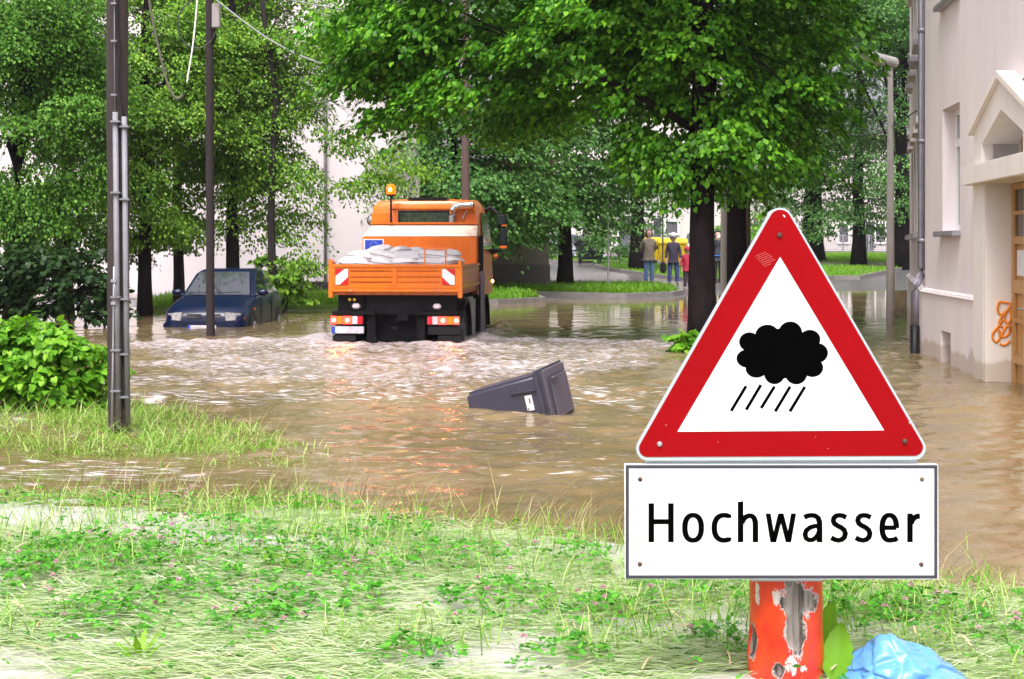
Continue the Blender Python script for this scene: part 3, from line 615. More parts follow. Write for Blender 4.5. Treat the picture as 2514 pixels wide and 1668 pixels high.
# portal: pilasters, lintel, gable with niche, door
pm = MB()
wall_box(pm, 15.28, 14.8, -.8, 2.05, -.1, -.002, .006); wall_box(pm, 14.8, 14.74, -.8, 2.05, -.097, .24); pm.build("portal_jamb", M_wallp, hb); pm = MB(); wall_box(pm, 13.1, 12.6, -.8, 2.05, -.1, -.002, .006)
wall_box(pm, 13.16, 13.1, -.8, 2.05, -.097, .24)
pm.build("portal_jamb", M_wallp, hb)
pm = MB(); P = [(15.42, 2.09), (15.44, 2.25), (12.44, 2.25), (12.46, 2.09), (12.55, 2.05), (15.33, 2.05)]
pm.prism([onwall(y, z, -.2) for y, z in P], onwall(0, 0, .24) - onwall(0, 0, -.2), bev=.008); pm.build("lintel", M_wallp, hb)
pm = MB(); ym = 13.95
# gable as two raking bands round the triangular niche
def rake(y0, z0, y1, z1, y2, z2, y3, z3): pm.prism([onwall(y0, z0, -.12), onwall(y1, z1, -.12), onwall(y2, z2, -.12), onwall(y3, z3, -.12)], onwall(0, 0, -.001) - onwall(0, 0, -.12))
rake(15.15, 2.25, 15.15, 2.62, 14.8, 2.46, 14.8, 2.25); rake(15.15, 2.62, ym, 3.05, ym, 2.74, 14.8, 2.46)
rake(12.75, 2.25, 12.75, 2.62, 13.1, 2.46, 13.1, 2.25); rake(12.75, 2.62, ym, 3.05, ym, 2.74, 13.1, 2.46)
# soffits of the niche
for s_, e_ in ((14.8, 1), (13.1, -1)):
    pm.prism([onwall(s_, 2.25, 0), onwall(s_, 2.46, 0), onwall(s_ + .04 * e_, 2.48, 0), onwall(s_ + .04 * e_, 2.25, 0)], onwall(0, 0, .26) - onwall(0, 0, 0))
    pm.prism([onwall(s_, 2.46, 0), onwall(ym, 2.74, 0), onwall(ym, 2.80, 0), onwall(s_, 2.52, 0)], onwall(0, 0, .26) - onwall(0, 0, 0))
pm.build("gable", M_wallp, hb)
pm = MB()
for s_, e_ in ((15.24, 1), (12.66, -1)):
    pm.prism([onwall(s_, 2.58, -.17), onwall(s_, 2.63, -.17), onwall(ym, 3.12, -.17), onwall(ym, 3.053, -.17)], onwall(0, 0, 0) - onwall(0, 0, -.17))
pm.build("gable_coping", M_wallp, hb)
pm = MB(); wall_box(pm, 14.8, 13.1, 2.25, 2.95, .26, .28); pm.build("niche_back", M_wallp, hb)
M_door = mat("varnished_door_wood", (.46, .25, .09), .45, var=.15, scale=3, stretch=(1, 1, .15), bump=.1)
tw = MB(); 
for a_, b_, c_, d_ in ((14.5, 14.44, 2.3, 2.48), (13.46, 13.4, 2.3, 2.48), (14.44, 13.46, 2.27, 2.33)): wall_box(tw, a_, b_, c_, d_, .2, .255, .004)
for s_, e_ in ((14.5, -1), (13.4, 1)): tw.prism([onwall(s_, 2.48, .2), onwall(ym, 2.7, .2), onwall(ym, 2.63, .2), onwall(s_ + .06 * e_, 2.43, .2)], onwall(0, 0, .255) - onwall(0, 0, .2))
tw = tw.build("transom_window", mat("door_frame_wood", (.3, .17, .1), .5), hb)
gm = MB(); gm.prism([onwall(14.45, 2.32, .23), onwall(14.45, 2.46, .23), onwall(ym, 2.66, .23), onwall(13.45, 2.46, .23), onwall(13.45, 2.32, .23)], onwall(0, 0, .24) - onwall(0, 0, .23)); gm.build("pane", M_glass, tw)
dm = MB()
wall_box(dm, 14.74, 13.16, -.6, 2.05, .2, .24)
for y0 in (14.73, 13.94):
    for (a_, b_, c_, d_) in ((y0, y0 - .1, -.6, 2.04), (y0 - .62, y0 - .7, -.6, 2.04), (y0 - .1, y0 - .62, 1.98, 2.04), (y0 - .1, y0 - .62, 1.42, 1.5), (y0 - .1, y0 - .62, .92, 1.06), (y0 - .1, y0 - .62, .62, .66), (y0 - .1, y0 - .62, .2, .28), (y0 - .1, y0 - .62, 1.72, 1.76)): wall_box(dm, a_, b_, c_, d_, .165, .198, .004)
do = dm.build("door", M_door, hb)
for y0 in (14.73, 13.94):
    for z0, z1 in ((1.5, 1.72), (1.76, 1.98)):
        gm = MB(); wall_box(gm, y0 - .1, y0 - .62, z0, z1, .188, .196); gm.build("pane", M_glass, do)
gm = MB(); wall_box(gm, 14.58, 14.3, 1.1, 1.36, .186, .196); gm.build("notice", mat("paper", (.7, .7, .72), .7), do)
hm = MB(); hm.tube([onwall(14.05, .78, .165), onwall(14.05, .78, .1), onwall(14.17, .78, .1)], .012); hm.build("handle", M_greyp, do)
# graffiti on the far reveal of the portal (facing the street end)
gr = MB()
def revpt(a, z): return onwall(14.74, .39 + (z + .145) / .765 * .45, .2 - .3 * a) + Vector((u.x, u.y, 0)) * .004
# strokes measured as (across 0..1 from door to street, height)
gs = [[(.52, .62), (.13, .58), (.20, .51), (.33, .40), (.52, .41), (.58, .5), (.52, .62)], [(.2, .5), (.12, .40), (.16, .27), (.28, .25), (.34, .33), (.3, .45), (.44, .36), (.52, .22), (.4, .17)],
      [(.4, .3), (.58, .16), (.72, .08), (.74, -.02), (.64, -.09), (.52, -.04), (.5, .08), (.56, .13), (.46, .02), (.36, .0), (.2, .06), (.16, .18), (.24, .2), (.38, .1), (.46, -.0)], [(.5, -.12), (.38, -.145), (.26, -.12), (.16, -.07)]]
zoff = .0
for st in gs:
    pts = []
    for i in range(len(st) - 1):
        p0, p1, p2, p3 = st[max(i - 1, 0)], st[i], st[i + 1], st[min(i + 2, len(st) - 1)]
        for k in range(6):
            t = k / 6; pts.append(tuple(.5 * (2 * p1[j] + (p2[j] - p0[j]) * t + (2 * p0[j] - 5 * p1[j] + 4 * p2[j] - p3[j]) * t * t + (3 * p1[j] - p0[j] - 3 * p2[j] + p3[j]) * t ** 3) for j in (0, 1)))
    pts.append(st[-1])
    gr.tube([revpt(a_, z_ - .02 ) for a_, z_ in pts], .0135, 6)
gr.build("graffiti", mat("orange_spray_paint", (.85, .27, .02), .6, var=.2, scale=20), hb)
# downpipe
dp = MB(); x0, y0 = FX(18.6) - .02, 18.55
pd = Vector((x0 - .10, y0 + .12, 0)) - O
dp.tube([pd + Vector((.1, 0, 9)), pd + Vector((.1, 0, 1.12)), pd + Vector((.09, 0, 1.03)), pd + Vector((0.02, -.02, .9)), pd + Vector((0, -.02, .8)), pd + Vector((0, -.02, .33))], .052, 14)
for z in (4.2, 2.75, 1.45): dp.tube([pd + Vector((.1, 0, z)), pd + Vector((.1, 0, z + .05))], .062, 14)
dpo = dp.build("downpipe", mat("zinc_pipe", (.25, .235, .28), .45, metal=.4, var=.2, scale=5), hb)
dp = MB(); dp.tube([pd + Vector((0, -.02, .36)), pd + Vector((0, -.02, -.6))], .062, 14); dp.build("standpipe", M_black, dpo)
lc = MB(); lc.tube([pd + Vector((.22, -.06, 7)), pd + Vector((.22, -.06, .9))], .008, 6)
for z in np.arange(1.2, 5, .55): lc.box((pd.x + .2, pd.y - .09, z), (pd.x + .25, pd.y - .03, z + .02))
lc.build("lightning_conductor", M_greyp, hb)

# long pale building behind the left trees
DB = 37.0
xl, xr = XP(-900, DB), XP(1030, DB)
lb = thing("apartment_building", "long pale plastered building behind the left trees", "building", ((xl + xr) / 2, DB, 0))
m = MB(); m.box((xl - (xl + xr) / 2, 0, -.6), (xr - (xl + xr) / 2, 9, 10)); m.build("wall", mat("pale_plaster", (.68, .615, .63), .9, var=.08, scale=.5, stretch=(1, 1, .4)), lb)
m = MB(); m.box((xl - (xl + xr) / 2 - .3, -.3, 10.003), (xr - (xl + xr) / 2 + .3, 9.3, 10.5)); m.build("roof", MATS["dark_roof_tile"], lb)
cxb = (xl + xr) / 2
m = MB(); m.tube([(XP(800, DB) - cxb, -.08, 9.9), (XP(800, DB) - cxb, -.08, .1)], .045, 10); m.build("downpipe", M_greyp, lb)
for px in (90, 330):
    m = MB(); m.box((XP(px, DB) - cxb - .22, -.12, -.6), (XP(px, DB) - cxb + .22, -.003, 8)); m.build("pilaster", M_wall, lb)
# low dark stone wall at its foot
x0, x1 = XP(655, 35.4), XP(870, 35.4)
m = MB(); m.box((x0, 35.3, -.4), (x1, 35.7, .52), bev=.03)
o = m.build("stone_wall", mat("dark_stone", (.045, .04, .045), .9, var=.5, scale=5, bump=.8, bscale=12)); tag(o, "low dark stone wall between the blue car and the orange truck", "wall")
# building end right of the truck, tree shade put into its grey
x0, x1 = XP(1110, 40), XP(1349, 40)
ob = thing("outbuilding", "rendered building end greyed as in tree shade, with darker base right of the truck mirror", "building", ((x0 + x1) / 2, 40.4, .05)); hw = (x1 - x0) / 2
m = MB(); m.box((-hw, 0, .4 + .43), (hw, 7, 3.6)); m.build("wall", mat("tree_shaded_render", (.19, .165, .15), .9, var=.15, scale=2), ob)
m = MB(); m.box((-hw - .03, -.03, -.4), (hw + .03, 7.03, .83)); m.build("base", mat("dark_grey_base", (.12, .108, .11), .9, var=.15, scale=2), ob)
m = MB(); m.box((-hw - .25, -.3, 3.603), (hw + .25, 7.3, 3.8)); m.build("roof", MATS["dark_roof_tile"], ob)
# far buildings
def far_house(name, label, x0, x1, d, zb, zt, wins, door=None, col=(.6, .55, .54)):
    r = thing(name, label, "building", ((x0 + x1) / 2, d, zb)); c = (x0 + x1) / 2
    m = MB(); m.box((x0 - c, 0, -.5), (x1 - c, 9, zt - zb)); m.build("wall", mat(name + "_plaster", col, .9, var=.06, scale=.8), r)
    m = MB(); m.box((x0 - c - .3, -.3, zt - zb + .003), (x1 - c + .3, 9.3, zt - zb + .5)); m.build("roof", MATS["dark_roof_tile"], r)
    for (a, b_, z0, z1) in wins:
        m = MB()
        for q in ((a - .12, b_ + .12, z1, z1 + .12), (a - .12, b_ + .12, z0 - .12, z0), (a - .12, a, z0, z1), (b_, b_ + .12, z0, z1)): m.box((q[0] - c, -.1, q[2] - zb), (q[1] - c, -.003, q[3] - zb))
        f = m.build("window", M_white, r)
        m = MB(); m.box((a - c, -.03, z0 - zb), (b_ - c, -.004, z1 - zb)); m.build("pane", mat("curtained_glass", (.12, .11, .13), .1), f)
    if door:
        m = MB(); m.box((door[0] - c, -.06, 0), (door[1] - c, -.003, door[2] - zb)); m.build("door", mat("dark_door", (.05, .05, .06), .5), r)
    return r
d = 90
fh = far_house("white_house", "far white house with framed window behind the yellow containers", XP(1340, d), XP(1850, d), d, .9, 12.5,
          [(XP(1635, d), XP(1663, d), ZP(573, d), ZP(545, d)), (XP(1520, d), XP(1550, d), ZP(580, d), ZP(530, d)), (XP(1430, d), XP(1470, d), ZP(570, d), ZP(535, d))], (XP(1605, d), XP(1622, d), ZP(536, d)))
m = MB(); xq = XP(1521, d) - XP(1595, d); m.tube([(xq + .5, -.1, 1.6), (xq + .5, -.1, 1.5), (xq, -.1, 1.35), (xq, -.1, 0)], .05, 8); m.build("downpipe", M_black, fh)
d = 104
far_house("pale_house", "far pale house with many windows behind the metal railing", XP(1860, d), XP(2330, d), d, 1.1, 9,
          [(XP(x, d), XP(x + 22, d), ZP(595, d), ZP(550, d)) for x in (1935, 1985, 2060, 2150, 2195)], (XP(2125, d), XP(2145, d), ZP(545, d)), (.62, .56, .54))
# railing in front of it
d = 90; x0, x1 = XP(1880, d), XP(2260, d)
rl = thing("metal_railing", "grey metal railing before the far pale house right of the sign apex", "railing", ((x0 + x1) / 2, d, 1.0)); hw = (x1 - x0) / 2
m = MB(); m.box((-hw, -.03, 1.05), (hw, .03, 1.12)); m.box((-hw, -.02, .16), (hw, .02, .2)); m.build("rail", M_greyp, rl)
for i in range(7):
    m = MB(); xx = -hw + 2 * hw * i / 6; m.box((xx - .04, -.04, -.2), (xx + .04, .04, 1.046)); m.build("post", M_greyp, rl)
m = MB()
for i in range(90): xx = -hw + 2 * hw * (i + .5) / 90; m.box((xx - .011, -.012, .205), (xx + .011, .012, 1.045))
m.build("bars", M_greyp, rl)
m = MB(); m.box((-hw, -.1, -.4), (hw, .1, .1)); m.build("footing", M_kerb, rl)

# ------------------------------------------------------------------ poles, lamp, cables
def helix_pole(name, label, p0, p1, r0, r1, m, cat="pole", n=16):
    root = thing(name, label, cat, p0); b = MB(); k = 12
    v = Vector(p1) - Vector(p0); b.tube([v * (i / k) + Vector((.004 * math.sin(i * 2.1), 0, 0)) for i in range(k + 1)], [r0 + (r1 - r0) * i / k for i in range(k + 1)], n)
    b.build("pole", m, root, smooth=False); return root
dP = 10.7
p0 = Vector((XP(293, dP), dP, -.5)); p1 = Vector((XP(283, dP), dP, 6.4))
wp = helix_pole("utility_pole", "near dark wooden utility pole with metal conduits, standing in grass by the hedge", p0, p1, .082, .078, M_wood)
def on(px, py, off): q = W(px, py, dP - off) - p0; return q
m = MB(); m.tube([on(283, 276, .105), on(287, 700, .105), on(291, 1055, .105)], .021, 12)
for y in (300, 474, 730, 860, 960): m.box(tuple(on(286, y, .1) - Vector((.036, .045, .008))), tuple(on(286, y, .1) + Vector((.036, .02, .008))), .003)
m.build("conduit", M_galv, wp)
m = MB(); m.tube([on(305, 287, .085), on(309, 700, .085), on(314, 1040, .085)], .021, 12)
for y in (312, 490, 735, 870, 975): m.box(tuple(on(307, y, .08) - Vector((.036, .04, .008))), tuple(on(307, y, .08) + Vector((.036, .02, .008))), .003)
m.build("conduit", M_galv, wp)
m = MB(); m.tube([on(280, -300, .1), on(281, 120, .1), on(282, 278, .1)], .0045, 6)
for y in (10, 102, 234): m.box(tuple(on(281, y, .1) - Vector((.02, .03, .007))), tuple(on(281, y, .1) + Vector((.02, .0, .007))))
m.build("earth_wire", M_galv, wp)
m = MB(); m.tube([on(288, -300, .1), on(288, 60, .1), on(296, 130, .1), on(292, 200, .1), on(300, 260, .095), on(304, 288, .09)], .008, 8); m.build("cable", M_black, wp)
m = MB(); m.tube([on(280, 655, .12), on(279, 745, .12), on(277, 900, .13), on(274, 1090, .15)], .008, 8)
for y in (690, 745): m.box(tuple(on(280, y, .12) - Vector((.02, .02, .012))), tuple(on(280, y, .12) + Vector((.02, .03, .012))), .003)
m.tube([on(280, 690, .13), on(286, 720, .15), on(284, 742, .14), on(278, 748, .13)], .003, 6)
m.build("earth_rod", M_greyp, wp)
d2 = 22.3
p0 = Vector((XP(517, d2), d2, -.6)); p1 = Vector((XP(514, d2), d2, 7))
w2 = helix_pole("utility_pole", "slim dark pole in the flood right in front of the blue car", p0, p1, .066, .062, mat("dark_pole_wood", (.01, .006, .007), .85, scale=3, stretch=(1, 1, .06), col2=(.028, .017, .018), bump=.4))
m = MB(); a = W(532, 40, d2 - .02) - p0; m.box((a.x - .06, a.y - .09, a.z - .19), (a.x + .06, a.y + .02, a.z + .19), .01); m.build("junction_box", mat("weathered_box", (.3, .27, .26), .6), w2)
m = MB(); m.tube([W(526, 70, d2 - .1) - p0, W(528, 88, d2 - .1) - p0, W(520, 112, d2 - .1) - p0], [.03, .035, .02], 8); m.build("cable_clamp", M_black, w2)
p0 = Vector((XP(1143, 30.5), 30.5, -.4)); helix_pole("utility_pole", "brown wooden pole rising behind the orange truck cab", p0, p0 + Vector((0, 0, 8.5)), .09, .078, mat("brown_pole_wood", (.085, .05, .045), .85, scale=4, stretch=(1, 1, .06), col2=(.13, .085, .075), bump=.3))
p0 = Vector((XP(1778, 29), 29, -.5)); helix_pole("concrete_pole", "pale concrete pole between the two big lime trunks", p0, p0 + Vector((0, 0, 8)), .078, .066, M_conc)
p0 = Vector((XP(1836, 27), 27, -.5)); helix_pole("utility_pole", "thin brown wooden pole right of the second lime trunk", p0, p0 + Vector((0, 0, 7)), .05, .046, MATS["brown_pole_wood"])
p0 = Vector((XP(1493, 41), 41, .1)); helix_pole("sign_post", "thin grey metal post on the front verge right of a dark trunk", p0, p0 + Vector((0, 0, 2.85)), .027, .027, M_greyp, n=10)
p0 = Vector((XP(1627, 60), 60, .4)); helix_pole("sign_post", "thin dark post rising before the yellow containers", p0, p0 + Vector((0, 0, 3.4)), .035, .035, mat("dull_metal", (.12, .1, .1), .5), n=10)
# street lamp
p0 = Vector((XP(2186, 25.5), 25.5, -.5)); ln = thing("street_lamp", "tall pale concrete street lamp rising from the water left of the corner house", "street lamp", p0)
m = MB(); m.tube([(0, 0, -.1), (0, 0, 2), (-.0, 0, 5.15)], [.082, .07, .045], 16); m.build("pole", mat("pale_lamp_concrete", (.56, .525, .49), .8, var=.08), ln)
m = MB(); hz = 5.17
sec = [(.12, .08, .07, .0), (.08, .1, .085, .01), (-.12, .12, .1, .05), (-.34, .13, .115, .09), (-.47, .11, .07, .135), (-.52, .06, .03, .15)]
k = bmesh.new(); rings = []
for x, wd, h_, dz in sec: rings.append([k.verts.new((x, wd * math.cos(q), hz + dz + h_ * .95 * math.sin(q) + (.02 if math.sin(q) > 0 else 0))) for q in [2 * PI * j / 12 for j in range(12)]])
for A, B in zip(rings, rings[1:]):
    for j in range(12): k.faces.new((A[j], A[(j + 1) % 12], B[(j + 1) % 12], B[j]))
k.faces.new(rings[0]); k.faces.new(rings[-1][::-1]); bmesh.ops.recalc_face_normals(k, faces=list(k.faces)); m.add(k)
m.build("lamp_head", mat("lamp_housing", (.82, .79, .80), .45), ln, smooth=True)
m = MB(); M4 = Matrix.Translation((-.24, 0, hz - .0)) @ Matrix.Diagonal((1.5, .9, .55, 1)); m.lathe([(.02, -.11), (.07, -.09), (.1, -.03), (.1, .02)], 14, M=M4); m.build("lens", mat("lamp_lens", (.6, .55, .5), .15), ln, smooth=True)

def cable(label, pts, r, m, name="cable", sag=0):
    b = MB(); P = []
    for i in range(len(pts) - 1):
        p0_, p1_, p2_, p3_ = [Vector(pts[max(0, min(len(pts) - 1, i + k))]) for k in (-1, 0, 1, 2)]
        for j in range(8):
            t = j / 8; P.append(.5 * (2 * p1_ + (p2_ - p0_) * t + (2 * p0_ - 5 * p1_ + 4 * p2_ - p3_) * t * t + (3 * p1_ - p0_ - 3 * p2_ + p3_) * t ** 3))
    P.append(Vector(pts[-1])); b.tube(P, r, 7); o = b.build(name, m); return tag(o, label, "cable")
M_cab = mat("grey_cable", (.22, .23, .23), .5); M_cabd = mat("dark_cable", (.03, .03, .03), .6)
cable("long grey overhead cable sloping from the slim pole into the lime crown", [W(520, -8, 22.2), W(650, 90, 21.5), W(770, 150, 21), W(920, 190, 20.2)], .013, M_cab)
cable("overhead cable crossing the top edge above the pale building", [W(600, -30, 24), W(720, 2, 23.5), W(860, 26, 23), W(960, 35, 22)], .012, M_cab)
cable("dark hanging cable loop with hooked end between the two wooden poles", [W(352, -120, 18), W(366, 0, 18), (W(385, 100, 18)), W(410, 200, 18), W(430, 240, 18), W(445, 238, 18), W(449, 230, 18)], .017, mat("olive_cable", (.09, .085, .06), .6))
cable("pale white cable end dangling left of the slim pole", [W(492, -120, 20), W(484, 5, 20), W(475, 100, 20), W(466, 160, 20), W(459, 203, 20)], .011, M_white)
cable("black cable loop hanging left of the slim pole top", [W(505, -20, 21.9), W(450, 20, 21.9), W(437, 60, 21.9), W(455, 108, 21.9), W(495, 118, 21.9), W(520, 98, 22.1)], .011, M_cabd)
cable("thin dark wire running from behind the lime crown to the corner house", [W(1990, 318, 30), W(2050, 328, 29), W(2150, 330, 27), (6.55, 23.0, 3.6)], .012, M_cabd)

# ------------------------------------------------------------------ orange truck
tr = thing("flatbed_truck", "orange municipal flatbed truck with amber beacon driving away through the flood", "truck", TRK, (0, 0, TRK_ROT))
def part(mb, name, m=None, parent=None, smooth=True): return mb.build(name, m, parent or tr, smooth=smooth)
m = MB(); m.box((-.93, .04, .80), (.93, 2.42, .95), .01); m.box((-.9, .06, .70), (.9, 2.4, .797)); part(m, "bed_floor", M_orange_d)
# tailgate with ribs
m = MB(); m.box((-.925, -.012, .78), (.925, .012, 1.13)); m.box((-.935, -.03, 1.095), (.935, .03, 1.14), .008); m.box((-.935, -.03, .80), (.935, .02, .835), .006)
m.box((-.935, -.028, .835), (-.87, .02, 1.095), .006); m.box((.87, -.028, .835), (.935, .02, 1.095), .006); m.box((-.035, -.028, .835), (.025, .02, 1.095), .006)
for z in (.875, .95, 1.035):
    for a, b_ in ((-.66, -.037), (.027, .66)): m.box((a, -.024, z), (b_, .01, z + .028), .012)
m.box((-.945, -.035, .745), (.955, .03, .797), .008)
tg = part(m, "tailgate", M_orange)
for s, dirn in ((-1, 1), (1, -1)):
    x0 = s * .77 - .09; m = MB(); m.box((x0, -.034, .85), (x0 + .18, -.026, 1.075)); mbd = part(m, "marker_board", M_white, tg)
    def st(pts): return [(x0 + (p if dirn > 0 else .18 - p), -.0355, .85 + q) for p, q in pts]
    k = MB()
    for poly in ([(0, .225), (0, .125), (.13, .225)], [(.06, 0), (.18, .0), (.18, .11)]): k.prism(st(poly), (0, .003, 0))
    part(k, "stripe", M_red, mbd)
for x in (-.64, .62):
    m = MB(); m.tube([(x - .03, -.04, .765), (x + .03, -.04, .765)], .02, 10); m.box((x - .035, -.045, .74), (x + .035, -.03, .79), .004); part(m, "hinge", M_orange_d, tg)
for s in (-1, 1):
    m = MB(); xs_ = s * .935; m.box((min(xs_, xs_ - s * .02), .05, .78), (max(xs_, xs_ - s * .02), 2.4, 1.13)); 
    for z in (.80, 1.095): m.box((xs_ - .025, .05, z), (xs_ + .025, 2.4, z + .04), .006)
    for z in (.87, .95, 1.03): m.box((xs_ - .02, .1, z), (xs_ + .02, 2.36, z + .028), .008)
    part(m, "side_board", M_orange)
    m = MB(); m.box((xs_ - .03, -.03, .66), (xs_ + .03, .048, 1.21 if s < 0 else 1.16), .008)
    if s < 0: m.prism([(xs_ - .025, .05, 1.14), (xs_ - .025, .28, 1.14), (xs_ - .025, .05, 1.21)], (.05, 0, 0))
    else: m.tube([(xs_, 0, 1.16), (xs_, 0, 1.2)], .02, 8); m.box((xs_ - .02, -.05, 1.1), (xs_ + .02, -.03, 1.2), .006)
    part(m, "corner_post", M_orange)
m = MB(); r_ = .011
m.tube([(.43, -.02, 1.14), (.43, -.02, 1.36)], r_, 8); m.tube([(.73, -.02, 1.14), (.73, -.02, 1.36)], r_, 8); m.tube([(.42, -.02, 1.365), (.74, -.02, 1.365)], r_, 8); part(m, "hoop", M_orange)
# bulkhead; sloping top coloured cream for the sky light it catches
m = MB(); m.hexa([(-.95, 2.43, .8), (.90, 2.43, .8), (.90, 2.72, .8), (-.95, 2.72, .8), (-.95, 2.43, 1.55), (.90, 2.43, 1.55), (.90, 2.72, 1.55), (-.95, 2.72, 1.55)], .012)
m.box((.66, 2.42, 1.28), (.685, 2.432, 1.42)); part(m, "bulkhead", M_orange)
m = MB(); m.hexa([(-.95, 2.435, 1.553), (.90, 2.435, 1.553), (.90, 2.72, 1.553), (-.95, 2.72, 1.553), (-.82, 2.56, 1.745), (.90, 2.56, 1.745), (.90, 2.72, 1.745), (-.82, 2.72, 1.745)], .008)
part(m, "sloping_panel", mat("sky_lit_panel", (.45, .27, .15), .4, var=.04, coat=.3))
m = MB(); m.box((-.84, 2.54, 1.748), (.91, 2.74, 1.785), .01); part(m, "panel_lip", M_orange)
m = MB(); m.box((-.93, 2.422, 1.31), (-.60, 2.429, 1.515)); fl = part(m, "flag_sticker", M_white)
m = MB(); m.box((-.905, 2.417, 1.325), (-.62, 2.4205, 1.50)); part(m, "flag_field", mat("flag_blue", (.02, .06, .5), .4), fl)
m = MB()
for i in range(12):
    q = 2 * PI * i / 12; cx, cz = -.7625 + .058 * math.cos(q), 1.4125 + .058 * math.sin(q); k = []
    for j in range(10): rr = .011 if j % 2 == 0 else .0045; a = PI / 2 + PI * j / 5; k.append((cx + rr * math.cos(a), 2.4155, cz + rr * math.sin(a)))
    m.prism(k, (0, .001, 0))
part(m, "flag_star", mat("flag_star_pale", (.3, .4, .6), .5), fl)
# cab
m = MB(); k = bmesh.new()
secs = [(2.74, .6, .88, .86, .78, 2.06, 1.5), (2.78, .6, .89, .89, .82, 2.12, 1.5), (3.3, .6, .95, .95, .85, 2.17, 1.5), (3.85, .6, .98, .97, .84, 2.14, 1.5), (4.25, .6, .98, .95, .78, 1.95, 1.4), (4.5, .6, .92, .9, .74, 1.35, 1.25)]
rings = []
for y, zb, w0, w1, w2_, zt, zm in secs:
    half = [(w0 * .98, zb), (w0, zb + .1), (w1, zm), (w1 - .02, zm + .12 if zt > 1.6 else zm + .02), (w2_ + .02, zt - .09), (w2_ - .04, zt - .015), (w2_ * .5, zt + .01)]
    rings.append([k.verts.new((x, y, z)) for x, z in half] + [k.verts.new((-x, y, z)) for x, z in reversed(half)])
for A, B in zip(rings, rings[1:]):
    for j in range(len(A)): k.faces.new((A[j], B[j], B[(j + 1) % len(A)], A[(j + 1) % len(A)]))
k.faces.new(rings[0]); k.faces.new(rings[-1][::-1]); bmesh.ops.recalc_face_normals(k, faces=list(k.faces)); m.add(k)
for sx in (-1, 1):
    m.box((sx * .69 - .17, 2.72, 1.78), (sx * .69 + .17, 2.745, 1.93), .012)
m.box((-.5, 2.725, 2.0), (.5, 2.745, 2.03), .006)
cab_ = part(m, "cab", M_orange)
m = MB()
for q in ((-.42, -.39, 1.55, 1.98), (.39, .42, 1.55, 1.98), (-.39, .39, 1.95, 1.98)): m.box((q[0], 2.715, q[2]), (q[1], 2.745, q[3]), .006)
part(m, "window_gasket", M_black, cab_)
m = MB(); m.box((-.39, 2.722, 1.55), (.39, 2.735, 1.95)); part(m, "rear_window", mat("rear_glass", (.035, .06, .04), .03, var=.7, scale=14), cab_)
m = MB(); m.box((-.3, 2.9, 2.14), (.35, 3.6, 2.2), .02); part(m, "roof_hatch", M_black, cab_)
for s in (-1, 1):
    m = MB(); P = [(3.02, 1.36), (3.88, 1.30), (3.98, 1.36), (3.82, 1.93), (3.08, 1.95)]
    def sx_(z, y=3.4): return s * (.955 + (y - 3.3) * .04 - max(0, z - 1.5) * .13)
    m.prism([(sx_(z, y), y, z) for y, z in P], (s * .006, 0, 0)); part(m, "side_window", M_glass, cab_)
    m = MB(); m.box((s * .905 - .004, 2.98, .68), (s * .905 + .004, 2.99, 1.95)); m.box((s * .905 - .02, 3.05, 1.18), (s * .905 + .02, 3.2, 1.22), .006); part(m, "door_seam", M_black, cab_)
    m = MB(); m.box((s * .93 - .035, 2.74, .95), (s * .93 + .035, 2.84, 1.6), .03); part(m, "air_intake", M_black)
m = MB(); m.tube([(.47, 2.66, 1.6), (.47, 2.66, 1.9), (.48, 2.66, 1.98), (.52, 2.66, 2.03), (.6, 2.66, 2.05), (.82, 2.66, 2.06)], .06, 16); m.tube([(.6, 2.7, 1.75), (.7, 2.68, 1.98)], .012, 6); part(m, "exhaust_pipe", M_chrome)
m = MB(); m.tube([(.821, 2.66, 2.06), (.83, 2.66, 2.06)], .05, 14); part(m, "exhaust_mouth", M_black)
# beacon
m = MB(); m.tube([(-.5, 2.52, 1.785), (-.5, 2.52, 2.21)], .017, 8); m.tube([(-.5, 2.52, 2.0), (-.5, 2.74, 2.0)], .01, 6); bc = part(m, "beacon_post", M_black)
m = MB(); m.lathe([(.05, 2.2), (.075, 2.215), (.075, 2.235)], 18, M=Matrix.Translation((-.5, 2.52, 0))); part(m, "beacon_base", M_black, bc)
M_amber = mat("amber_lens_lit", (.5, .09, .002), .25, emit=(1, .16, .0), estr=.9)
m = MB(); m.lathe([(.072, 2.236), (.078, 2.27), (.076, 2.34), (.06, 2.385), (.03, 2.4)], 20, M=Matrix.Translation((-.5, 2.52, 0))); part(m, "beacon_lens", M_amber, bc)
m = MB(); m.lathe([(.008, 2.28), (.022, 2.295), (.026, 2.31), (.022, 2.325), (.008, 2.34)], 14, M=Matrix.Translation((-.5, 2.452, 0))); part(m, "beacon_flash", mat("amber_flash", (1, .7, .2), .3, emit=(1, .45, .06), estr=110), bc)
# mirrors
m = MB(); m.tube([(.84, 4.0, 2.0), (.98, 3.95, 2.06), (1.1, 3.9, 1.95)], [.03, .035, .025], 8); m.tube([(.9, 4.05, 1.28), (1.02, 3.95, 1.32), (1.14, 3.9, 1.34)], [.05, .045, .02], 8); m.tube([(1.12, 3.9, 1.95), (1.14, 3.9, 1.34)], .014, 6)
ma = part(m, "mirror_arm", M_black)
m = MB(); m.box((1.08, 3.86, 1.74), (1.25, 3.96, 1.96), .04, 3); m.box((1.12, 3.86, 1.4), (1.255, 3.96, 1.73), .03, 3); part(m, "mirror_housing", M_black, ma)
m = MB(); m.box((1.135, 3.852, 1.43), (1.24, 3.859, 1.7), .002); m.box((1.1, 3.852, 1.77), (1.23, 3.859, 1.92), .002); part(m, "mirror_glass", M_glass, ma)
M_refl = mat('orange_reflector', (.85, .2, .02), .3)
